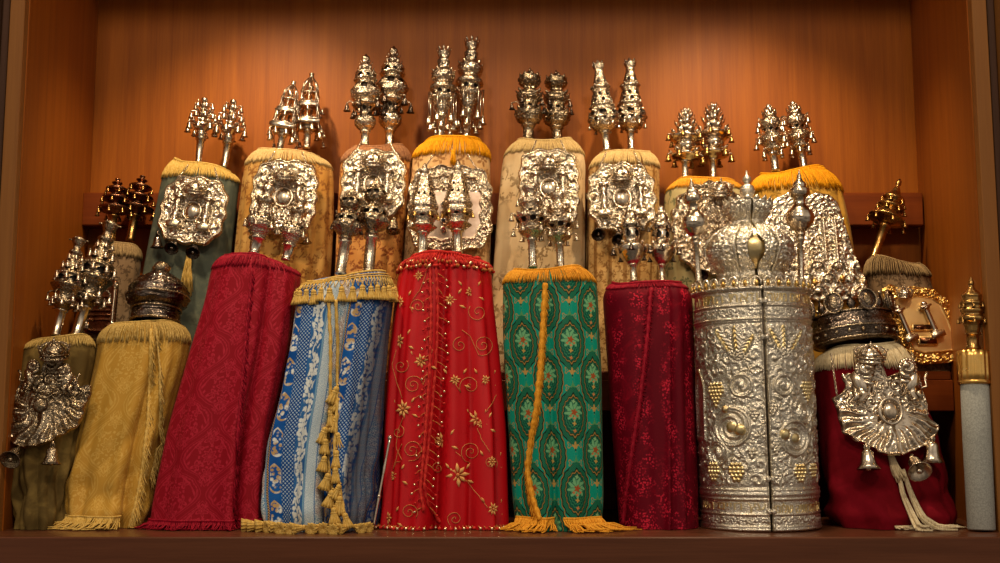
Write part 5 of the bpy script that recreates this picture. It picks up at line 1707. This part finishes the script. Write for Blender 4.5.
def crownA(root, px):
    n, N = 64, 60
    prof = [(23, 0), (24, 2), (24, 9), (22.5, 10), (23, 16), (26, 18), (29.5, 22), (30.5, 27), (28.5, 33), (29, 35), (26, 40), (20, 46), (13, 51), (8, 53.5), (6, 55)]
    P = np.array(prof, float); s = np.linspace(0, 55, N); r = np.interp(s, P[:, 1], P[:, 0])
    ph = np.linspace(0, 2 * pi, n, endpoint=False); S, A = np.meshgrid(s, ph, indexing='ij')
    R = np.repeat(r[:, None], n, 1) + rococo(A * 24, S, 163, 9) * 2.6 * sst(16, 20, S) + rococo(A * 24, S, 165, 5) * 1.0 * (1 - sst(16, 20, S))
    V = np.stack([R * np.cos(A), R * np.sin(A), S], -1).reshape(-1, 3) * px
    link('crown_body', mkmesh('crown_body', V, gridfaces(N, n, True), [DARKS]), root)
    mb = MB()
    mb.tube([(31 * px * cos(a), 31 * px * sin(a), 27 * px) for a in np.linspace(0, 2 * pi, 49)[:-1]], 1.3 * px, 6, closed=True)
    mb.tube([(24.5 * px * cos(a), 24.5 * px * sin(a), 14 * px) for a in np.linspace(0, 2 * pi, 49)[:-1]], 1.2 * px, 6, closed=True)
    mb.tube([(24.5 * px * cos(a), 24.5 * px * sin(a), 1.5 * px) for a in np.linspace(0, 2 * pi, 49)[:-1]], 1.2 * px, 6, closed=True)
    mb.build('rim', [TARN], root)
    mb = MB(); mb.lathe([(6 * px, 54 * px), (8 * px, 56 * px), (9 * px, 60 * px), (6 * px, 64 * px), (2 * px, 66 * px), (0, 66.5 * px)], 18, fn=lambda a, z: 1 + .12 * cos(6 * a))
    mb.build('knob', [TARN], root)


crown_thing('dark domed crown with a knob standing on the gold damask scroll', (155, 325), up(F2), 1, crownA)


def crownB(root, px):
    mb = MB()
    mb.lathe([(36, 0), (40, 1), (42, 5), (42, 12), (43.5, 14), (43.5, 18), (41, 20), (40, 26), (41.5, 30), (40.5, 30.5), (38, 26), (37, 3)], 56)
    mb.v = [tuple(np.array(v) * px) for v in mb.v]
    mb.build('crown_band', [DARKS], root)
    mb = MB()
    for z, r in ((2, 42), (13, 43.6), (29, 42)):
        mb.tube([(r * px * cos(a), r * px * sin(a), z * px) for a in np.linspace(0, 2 * pi, 57)[:-1]], 1.1 * px, 6, closed=True)
    for i in range(20):
        a = 2 * pi * i / 20
        mb.ball((42.6 * px * cos(a), 42.6 * px * sin(a), 8 * px), 2.2 * px, 8, 6)
    mb.build('rim', [TARN], root)
    mb = MB()
    for i in range(8):
        a = 2 * pi * i / 8 + .22; d = Vector((cos(a), sin(a), 0)); t = Vector((-sin(a), cos(a), 0))
        B = d * 40.5 * px
        # a leafy crest: a big rounded lobe between two side curls
        R_ = Matrix((t, d, Vector((0, 0, 1)))).transposed()
        mb.ball(B + Vector((0, 0, 38 * px)) + d * 2 * px, 11 * px, 16, 10, 0, (.9, .25, 1.05), R_)
        mb.ball(B + Vector((0, 0, 38 * px)) + d * 4.4 * px, 5.5 * px, 12, 8, 1, (.9, .4, 1.2), R_)
        mb.tube([B + d * 4 * px + t * (9.4 * cos(q)) * px + Vector((0, 0, (38 + 10.6 * sin(q)) * px)) for q in np.linspace(0, 2 * pi, 25)[:-1]], 1.2 * px, 6, 1, closed=True)
        a2 = a + pi / 8; d2 = Vector((cos(a2), sin(a2), 0))
        mb.leaf(d2 * 40 * px + Vector((0, 0, 27 * px)), d2 * 43 * px + Vector((0, 0, 44 * px)), 10 * px, d2, 2 * px, 0)
        mb.ball(d2 * 43 * px + Vector((0, 0, 45 * px)), 2.2 * px, 8, 6, 1)
    mb.build('crest', [DARKS, TARN], root)
    root.scale = (1, .76, 1)


crown_thing('wide dark leafy crown sitting on the maroon scroll beside the silver case', (856, 345), up(F9, -.015), -5, crownB)

# ================================================================== the silver case
YC = 2.84
RC = .147
XC = W(757.5, 420, YC).x
zfr = lambda y: W(757, y, YC - RC).z
ZT = zfr(287)
case = empty('torah_case', (XC, YC, 0), 'tall round silver case with grapes and wheat in relief and a domed crown', 'torah case')
case.rotation_euler = (0, -.012, -.218)
pxc = RC / 61.0
PS = .185                                                            # the angle of the seam between the doors
pxs = lambda x: math.asin(max(-1, min(1, (x - 757.5) / 61.0)))


def case_relief(phi, zz):
    """Heights in image pixels on the cylinder at angle phi (0 = front), height zz in image rows."""
    x, z = phi * 61.0, -zz
    R = np.random.default_rng(3)
    f = sst(322, 326, zz) * (1 - sst(484, 489, zz))
    h = rococo(x, z, 211, 13.5, 1.25) * 3.0 * f
    h = np.maximum(h, rococo(x + 3, z, 217, 6.5, 1.0) * 1.3 * f)
    gold = np.zeros_like(h)
    X_ = lambda px_: pxs(px_) * 61.0

    def clear(cx, cy, rx, ry, to=.2):
        m = np.exp(-(((x - cx) / rx) ** 2 + ((zz - cy) / ry) ** 2) ** 2)
        return h * (1 - m) + to * m
    # scroll rings
    for (cx, cy, r) in ((733, 428, 19), (795, 440, 17), (744, 386, 11), (786, 386, 10), (718, 455, 12), (806, 415, 10)):
        cx = X_(cx); d = np.hypot(x - cx, zz - cy); th = np.arctan2(zz - cy, x - cx)
        m = d < r + 2
        ring = np.exp(-((d - r) / 1.6) ** 2) * 3.6
        inn = (.5 + .5 * np.cos(th * 2 + d * .9)) * 3 * (d < r - 2)
        flo = dome(x, zz, cx, cy, r * .35) * 4
        h = np.where(m, np.maximum(np.maximum(ring, inn), flo), h)
        gold = np.where((d < r * .3) & (r > 15), 1, gold)
    # wheat ears
    for (ox, oy, tx, ty, w) in ((741, 360, 720, 327, 6), (742, 360, 739, 324, 5), (743, 360, 758, 334, 5), (788, 358, 774, 328, 5), (788, 358, 788, 324, 5), (789, 358, 806, 328, 5)):
        ax, bx = X_(ox), X_(tx); L = math.hypot(bx - ax, ty - oy); dx, dz = (bx - ax) / L, (ty - oy) / L
        s = ((x - ax) * dx + (zz - oy) * dz) / L; t = -(x - ax) * dz + (zz - oy) * dx
        prof = w * np.clip(np.sin(np.clip(s, 0, 1) * pi), 0, 1) ** .6
        m = (s > 0) & (s < 1) & (np.abs(t) < prof)
        e = np.sqrt(np.clip(1 - (t / np.maximum(prof, .1)) ** 2, 0, 1)) * 3.2 + 1.0 * np.cos(s * 46 + np.abs(t) * 1.6) - np.exp(-(t / .7) ** 2) * 1.2
        h = np.where(m, e, h)
        gold = np.where(m & (t * (1 if tx > ox else -1) > -.3 * w) & (t * (1 if tx > ox else -1) < .5 * w) & (s > .3), .8, gold)
    # arched niche at the side
    nx = X_(700); m = (np.abs(x - nx) < 11) & (zz > 372 + (x - nx) ** 2 / 9) & (zz < 438)
    fr = (np.abs(x - nx) < 14) & (zz > 367 + (x - nx) ** 2 / 11) & (zz < 442)
    h = np.where(fr, 3.0, h); h = np.where(m, -1.5, h); gold = np.where(fr & ~m & (zz < 400), 1, gold)
    # grapes: berries set in rows
    for (cx, cy, rows, rb) in ((718, 384, (4, 5, 5, 4, 3, 2, 1), 2.3), (809, 384, (4, 5, 4, 3, 2, 1), 2.3), (713, 466, (3, 4, 4, 3, 2), 2.4), (736, 466, (3, 4, 4, 3, 2), 2.4), (799, 468, (3, 4, 4, 3, 2), 2.3), (812, 468, (3, 4, 3, 2), 2.3), (756, 412, (2, 3, 2, 1), 1.9), (774, 404, (2, 3, 3, 2, 1), 1.9), (776, 446, (2, 3, 2, 1), 1.9), (752, 452, (2, 2, 1), 1.9)):
        cx = X_(cx); g = rows[0] >= 3
        h = clear(cx, cy + len(rows) * rb * .8, rb * max(rows) * 1.15, len(rows) * rb * 1.05)
        for j, n in enumerate(rows):
            for i in range(n):
                bx, by = cx + (i - (n - 1) / 2) * rb * 1.85, cy + j * rb * 1.6
                d = dome(x, zz, bx, by, rb * 1.05)
                h = np.maximum(h, d * 4.2); gold = np.where((d > .15) & g, 1, gold)
    # pomegranates
    for (cx, cy, r) in ((741, 431, 6.5), (785, 436, 6.0), (760, 346, 0.1), (727, 410, 4)):
        cx = X_(cx); d = dome(x, zz, cx, cy, r); h = np.maximum(h, d * 5); gold = np.where(d > .1, .8, gold)
    # bands
    for (y, w, a) in ((287.5, 1.2, 2.4), (304, 1.1, 2.2), (318, 1.3, 2.6), (320.5, .8, 1.2), (491.5, 1.2, 1.8), (496, 3.4, 2.6), (501, 1.1, 1.8), (516, 1.1, 2.2), (528, 1.2, 2.0), (531, 1.8, 2.8)):
        h = h + np.exp(-((zz - y) / w) ** 2) * a
    orn = ((zz > 306.5) & (zz < 315.5)) | ((zz > 518.5) & (zz < 526))
    h = np.where(orn, rococo(x, z, 223, 5.5, 1.0) * 1.8, h)
    return h, gold


def case_door(name, a0, a1, n):
    """One half shell of the case; the two leave the dark seam open between them."""
    ph = np.linspace(a0, a1, n); zr = np.linspace(533, 286, 330)
    ZZ, PH = np.meshgrid(zr, ph, indexing='ij')
    h, g = case_relief(PH, ZZ)
    edge = np.minimum(PH - a0, a1 - PH)
    h = h * sst(0.0, .03, edge) + 2.6 * np.exp(-((edge - .022) / .014) ** 2)
    R = RC - 3 * pxc + h * pxc * .75
    Zw = np.interp(-zr, [-533, -286], [0.001, ZT])
    V = np.stack([R * np.sin(PH), -R * np.cos(PH), np.repeat(Zw[:, None], n, 1)], -1)
    inn = lambda row, k: np.stack([V[row, :, 0] * k, V[row, :, 1] * k, V[row, :, 2]], -1)
    A = np.concatenate([inn(0, .9)[None], V, inn(-1, .9)[None]], 0)
    side = lambda j: np.stack([A[:, j, 0] * .93, A[:, j, 1] * .93, A[:, j, 2]], -1)
    A = np.concatenate([side(0)[:, None], A, side(-1)[:, None]], 1)
    Fc = gridfaces(A.shape[0], A.shape[1])
    G = np.pad(g, 1, mode='edge').ravel()
    mi = (G[Fc].mean(1) > .5).astype(int)
    return link(name, mkmesh(name, A.reshape(-1, 3), Fc, [TIKS, PGILT], mi), case)


gp = .016
case_door('case_door', PS - pi + gp, PS - gp, 420)
case_door('case_door', PS + gp, PS + pi - gp, 420)
mb = MB(); mb.lathe([(RC * .9, .004), (RC * .9, ZT - .004), (RC * .5, ZT - .002), (0, ZT - .001)], 48)
mb.build('lining', [DARKIN], case)
for y in (300, 337, 480, 512):                                       # hinge knuckles along the seam
    mb = MB()
    z = np.interp(-y, [-533, -286], [0, ZT]); c = Vector((RC * sin(PS), -RC * cos(PS), z))
    mb.box(c, (.006, .006, .005), bev=.001)
    for s_ in (-1, 1):
        mb.lathe([(.0045, -.006), (.0055, -.004), (.0055, .004), (.0045, .006)], 10, 0, c + Vector((s_ * .0055, -.001, 0)))
    mb.build('clasp', [TIKS], case)


def ring_text(name, body, phi0, phi1, ymid, hpx, mat, depth=.0016):
    """Raised letters wrapped round the case between two angles."""
    cu = bpy.data.curves.new(name, 'FONT'); cu.body = body; cu.size = 1; cu.align_x = 'LEFT'; cu.extrude = .04
    ob = bpy.data.objects.new(name, cu); COL.objects.link(ob)
    dg = bpy.context.evaluated_depsgraph_get(); dg.update()
    me = bpy.data.meshes.new_from_object(ob.evaluated_get(dg))
    n = len(me.vertices); co = np.empty(n * 3); me.vertices.foreach_get('co', co); co = co.reshape(-1, 3)
    bpy.data.objects.remove(ob); bpy.data.curves.remove(cu)
    x0, x1 = co[:, 0].min(), co[:, 0].max(); y0, y1 = co[:, 1].min(), co[:, 1].max()
    ph = phi0 + (co[:, 0] - x0) / (x1 - x0) * (phi1 - phi0)
    zc = np.interp(-ymid, [-533, -286], [0, ZT])
    z = zc + ((co[:, 1] - y0) / (y1 - y0) - .5) * hpx * pxc
    r = RC - 3 * pxc + np.where(co[:, 2] > 0, depth, -.002)
    co = np.stack([r * np.sin(ph), -r * np.cos(ph), z], -1)
    me.vertices.foreach_set('co', co.ravel()); me.materials.clear(); me.materials.append(mat)
    me.polygons.foreach_set('use_smooth', np.zeros(len(me.polygons), bool)); me.update()
    return link(name, me, case)


rev = lambda s: s[::-1]
ring_text('inscription', rev('וזאת התורה'), -1.25, PS - .08, 296, 8.5, PGILT)
ring_text('inscription', rev('אשר שם משה'), PS + .08, 1.35, 296, 8.5, PGILT)
ring_text('inscription', rev('עץ חיים היא'), -1.25, PS - .08, 509, 9.0, PGILT)
ring_text('inscription', rev('וכל נתיבותיה שלום'), PS + .08, 1.4, 509, 9.0, PGILT)
# gallery of small arches on the rim
mb = MB()
for i in range(34):
    a = 2 * pi * (i + .5) / 34; d = Vector((sin(a), -cos(a), 0)); t = Vector((cos(a), sin(a), 0))
    B = d * RC * .985 + Vector((0, 0, ZT))
    mb.tube([B + t * .0105 * cos(q) + Vector((0, 0, .012 + .014 * sin(q))) for q in np.linspace(-.3, pi + .3, 11)], .0022, 6, 0)
    mb.ball(B + Vector((0, 0, .011)), .0065, 9, 6, 1, (.8, .8, 1.3))
    mb.ball(B + t * .0125 + Vector((0, 0, .002)), .0035, 7, 5, 0)
mb.lathe([(RC * 1.0, ZT - .003), (RC * 1.0, ZT + .002), (RC * .96, ZT + .003), (RC * .9, ZT)], 72, 0)
mb.build('gallery', [TIKS, GILT], case)
# domed crown above the case, split by the opening seam
n, N = 320, 150
pr = [(50, 0), (50, 4), (44, 7), (38, 9), (31, 13), (29, 17), (32, 21), (37, 27), (40.5, 35), (41, 42), (38, 50), (31, 57), (23, 62), (16, 65), (14, 68), (16, 71), (20, 76), (22, 82), (22.5, 86), (20, 88), (13, 89), (7, 91), (4, 93)]
P = np.array(pr, float); s = np.linspace(0, 93, N); r = np.interp(s, P[:, 1], P[:, 0])
r = np.convolve(np.pad(r, 2, mode='edge'), [.1, .2, .4, .2, .1], 'valid')
ph = np.linspace(0, 2 * pi, n, endpoint=False); S, A = np.meshgrid(s, ph, indexing='ij')
lob = .5 + .5 * np.cos(6 * (A - PS))
h = (rococo(A * 36, S, 229, 7.5, 1.2) * 2.6 + rococo(A * 36 + 2, S, 231, 4.2, 1.0) * 1.2) * sst(8, 12, S)
h = h - np.exp(-((np.abs(((A - PS) * 6 / (2 * pi)) - np.round((A - PS) * 6 / (2 * pi)) )- .5) / .05) ** 2) * 1.5 * sst(16, 20, S) * (1 - sst(60, 66, S))
R = r[:, None] + h * np.clip(r[:, None] / 25, .2, 1)
dA = np.abs((A - PS + pi) % (2 * pi) - pi)
R = r[:, None] + (R - r[:, None]) * sst(.05, .16, dA)
V = np.stack([R * np.sin(A), -R * np.cos(A), S], -1).reshape(-1, 3) * pxc
Fc = gridfaces(N, n, True)
fz = S.ravel()[Fc].mean(1); fa = np.tile(ph + pi / n, N - 1)
da = (fa - PS + pi) % (2 * pi) - pi
gap = (np.abs(da) < .05 + .0 * fz) & (fz < 90)
eye_ = ((da + .03) / .2) ** 2 + ((fz - 37) / 14) ** 2 < 1
keep = ~(gap | eye_)
goldm = (rococo(A * 36, S, 229, 8.5, 1.4) > .85).astype(float).ravel()[Fc].mean(1) > .6
cr = link('crown', mkmesh('crown', V, Fc[keep], [TIKS, PGILT], goldm[keep].astype(int)), case, (0, 0, ZT + .004))
cr.scale = (1.06, 1.06, 1.08)
mb = MB()
mb.lathe([(float(np.interp(z, P[:, 1], P[:, 0])) * .9 * pxc, z * pxc) for z in np.linspace(18, 60, 16)], 64, 0)
mb.lathe([(12 * pxc, 0), (12 * pxc, 88 * pxc)], 24, 0)
mb.build('inner_bowl', [PGILT], cr)
mb = MB()
mb.lathe([(4 * pxc, 92 * pxc), (6 * pxc, 94 * pxc), (7.6 * pxc, 98 * pxc), (6.5 * pxc, 103 * pxc), (3 * pxc, 105 * pxc), (2.4 * pxc, 106.5 * pxc), (4.4 * pxc, 109 * pxc), (4.0 * pxc, 112 * pxc), (1.4 * pxc, 114 * pxc), (.8 * pxc, 118 * pxc), (0, 119 * pxc)], 20)
mb.build('knob', [TIKS], cr)
mb = MB()
for i in range(6):
    a = 2 * pi * (i + .5) / 6 + PS; d = Vector((sin(a), -cos(a), 0))
    mb.tube([d * rr * 1.03 * pxc + Vector((0, 0, zz * pxc)) for rr, zz in ((30, 17), (37, 27), (42, 36), (42.5, 42), (39, 50), (31.5, 57), (23, 62.5), (16, 66))], 1.5 * pxc, 6)
for i in range(16):
    a = 2 * pi * i / 16; d = Vector((sin(a), -cos(a), 0))
    mb.leaf(d * 21 * pxc + Vector((0, 0, 84 * pxc)), d * 24.5 * pxc + Vector((0, 0, 91 * pxc)), 7 * pxc, d, 1.2 * pxc)
mb.build('rib', [TIKS], cr)
tk = dict(mats=[SILVER, PALE, SILVER], shaft=(3.0, .42), relief=.03, seed=71, n=48,
    prof=[(.40, 3.6), (.42, 5), (.44, 4), (.47, 8), (.52, 12.4), (.57, 13.4), (.62, 12), (.66, 8), (.69, 5.4), (.72, 5), (.75, 6), (.77, 9), (.80, 9.6), (.83, 9), (.845, 6), (.86, 6.4), (.88, 6), (.905, 3), (.93, 2), (.95, 2), (.965, 1.2), (1, .4)],
    spikes=[(.76, 7, 8, 3, 1.4, 3)])
pair(tk, (YC, 0, 0), ((699, 283), (691, 178)), ((801, 282), (799, 170)), 'plain ball finial on the silver case rim, the one nearer the dark red velvet', 'plain ball finial on the silver case rim, the one nearer the leafy crown', 'case finials')

# ================================================================== the wrapped roll at the wall and the pointer
P0, P1 = W(981.5, 532, 2.735), W(973, 351, 2.76)
P0.z = 0.0
L = (P1 - P0).length; px = 2.74 / F
roll = empty('wrapped_roll', P0, 'grey cloth wrapped roll with a fluted gold collar standing by the wall end', 'scroll case')
roll.rotation_mode = 'QUATERNION'; roll.rotation_quaternion = Vector((0, 0, 1)).rotation_difference((P1 - P0).normalized())
m, nt, b = newmat('grey_felt')
nn = noise(nt, coord(nt), 260, 4, .7)
setin(nt, b, 'Base Color', mixc(nt, nn.step(.3, .7), lin('8a8a84'), lin('a8a8a0'))); b.inputs['Roughness'].default_value = .9; bump(nt, b, nn, .5, .002)
mb = MB(); zg = L - 33 * px
mb.lathe([(12.5 * px, .003), (13 * px, .006), (13.6 * px, L * .5), (13.6 * px, zg), (12 * px, zg + .001)], 40, fn=lambda a, z: 1 + .008 * cos(3 * a + z * 20))
mb.build('roll_body', [m], roll)
mb = MB(); mb.lathe([(14.6 * px, zg - 1 * px), (15.8 * px, zg), (15.8 * px, zg + 2.4 * px), (14.8 * px, zg + 3 * px)] + [(14.8 * px, z) for z in np.linspace(zg + 3.4 * px, L - .5 * px, 6)] + [(13 * px, L), (3 * px, L)], 72, fn=lambda a, z: 1 + (.09 * abs(cos(7 * a)) if z > zg + 3.2 * px else 0))
mb.build('collar', [GOLDF], roll)
bs = dict(mats=[BRASS, BRASS, BRASS], shaft=(6.2, .24), shaft_r1=5.6, relief=0, n=44,
    prof=[(.22, 6), (.26, 7), (.34, 8), (.38, 10), (.40, 12), (.43, 12.6), (.46, 12), (.47, 10), (.50, 10), (.52, 11.4), (.555, 11.6), (.57, 10), (.61, 10), (.63, 11), (.655, 11), (.67, 9.4), (.72, 9.2), (.74, 9.8), (.765, 9), (.79, 7), (.82, 5), (.85, 3), (.875, 2.2), (.90, 3), (.935, 2.6), (.97, 1.4), (1, .4)],
    bells=[(.43, 13, 7, 1, 4), (.64, 11.4, 7, 1, 3.6)])
finial('brass bell shaped finial on top of the grey wrapped roll', 'brass finials', (973, 350), (971, 277), (2.76, .0, 0), bs)

a, b_ = Vector(W(373, 530, 2.765)), Vector(W(390, 438, 2.79)); a.z = .004
ptr = empty('torah_pointer', a, 'thin silver pointing rod leaning between the blue and red satin scrolls', 'torah pointer')
mb = MB(); D = b_ - a
mb.tube([D * t for t in np.linspace(0, 1, 16)], [.0032 + .0012 * (i % 5 == 0) for i in range(16)], 8)
mb.build('rod', [SILVER], ptr)
mb = MB(); mb.ball(D * 1.0, .006, 10, 7); mb.ball(D * .35, .0055, 10, 7); mb.build('knob', [SILVER], ptr)

# ================================================================== light, air, camera
def lamp(name, kind, loc, power, col=(1, .78, .5), target=None, **kw):
    l = bpy.data.lights.new(name, kind); l.energy = power; l.color = col
    for k, v in kw.items(): setattr(l, k, v)
    o = bpy.data.objects.new(name, l); COL.objects.link(o); o.location = loc
    if target: o.rotation_euler = (Vector(target) - Vector(loc)).to_track_quat('-Z', 'Y').to_euler()
    return o


WARM = (1.0, .77, .49)
lamp('downlight_west', 'SPOT', (-.72, 2.80, 1.72), 46, WARM, (-.68, 3.25, .75), spot_size=radians(90), spot_blend=.8, shadow_soft_size=.025)
lamp('downlight_east', 'SPOT', (.70, 2.80, 1.72), 46, WARM, (.68, 3.25, .75), spot_size=radians(90), spot_blend=.8, shadow_soft_size=.025)
lamp('downlight_middle', 'SPOT', (-.02, 2.80, 1.72), 20, WARM, (0, 3.2, .6), spot_size=radians(90), spot_blend=.8, shadow_soft_size=.025)
lamp('room_lamp_a', 'AREA', (-.9, .2, 2.7), 24, (1, .80, .56), (-.1, 2.9, .3), shape='DISK', size=.35)
lamp('room_lamp_b', 'AREA', (.7, .0, 2.7), 24, (1, .80, .56), (.1, 2.9, .3), shape='DISK', size=.35)

w = bpy.data.worlds.new('hall'); SC.world = w; w.use_nodes = True
nt = w.node_tree; bg = nt.nodes['Background']
tc = nt.nodes.new('ShaderNodeTexCoord')
n1 = nt.nodes.new('ShaderNodeTexNoise'); n1.inputs['Scale'].default_value = 2.2; n1.inputs['Detail'].default_value = 2
nt.links.new(tc.outputs['Generated'], n1.inputs['Vector'])
nv = X(nt, n1.outputs[0]).step(.44, .66)
sp = nt.nodes.new('ShaderNodeSeparateXYZ'); nt.links.new(tc.outputs['Generated'], sp.inputs[0])
hall = X(nt, sp.outputs[1]).step(.3, -.7) * X(nt, sp.outputs[2]).step(-.5, .25)
setin(nt, bg, 'Color', mixc(nt, (nv * .6 + .4) * (hall * .8 + .2), lin('33241a'), lin('fff0dc')))
bg.inputs['Strength'].default_value = .62

cam = bpy.data.cameras.new('camera'); co_ = bpy.data.objects.new('camera', cam); COL.objects.link(co_)
co_.location = (0, 0, HC); co_.rotation_euler = (pi / 2 + TH, 0, 0)
cam.sensor_fit = 'HORIZONTAL'; cam.sensor_width = 36; cam.lens = 36 * F / 1000
cam.clip_start = .05
SC.camera = co_
vs = SC.view_settings
vs.view_transform = 'Standard'; vs.look = 'None'; vs.exposure = 0.18; vs.gamma = 1; vs.use_curve_mapping = False
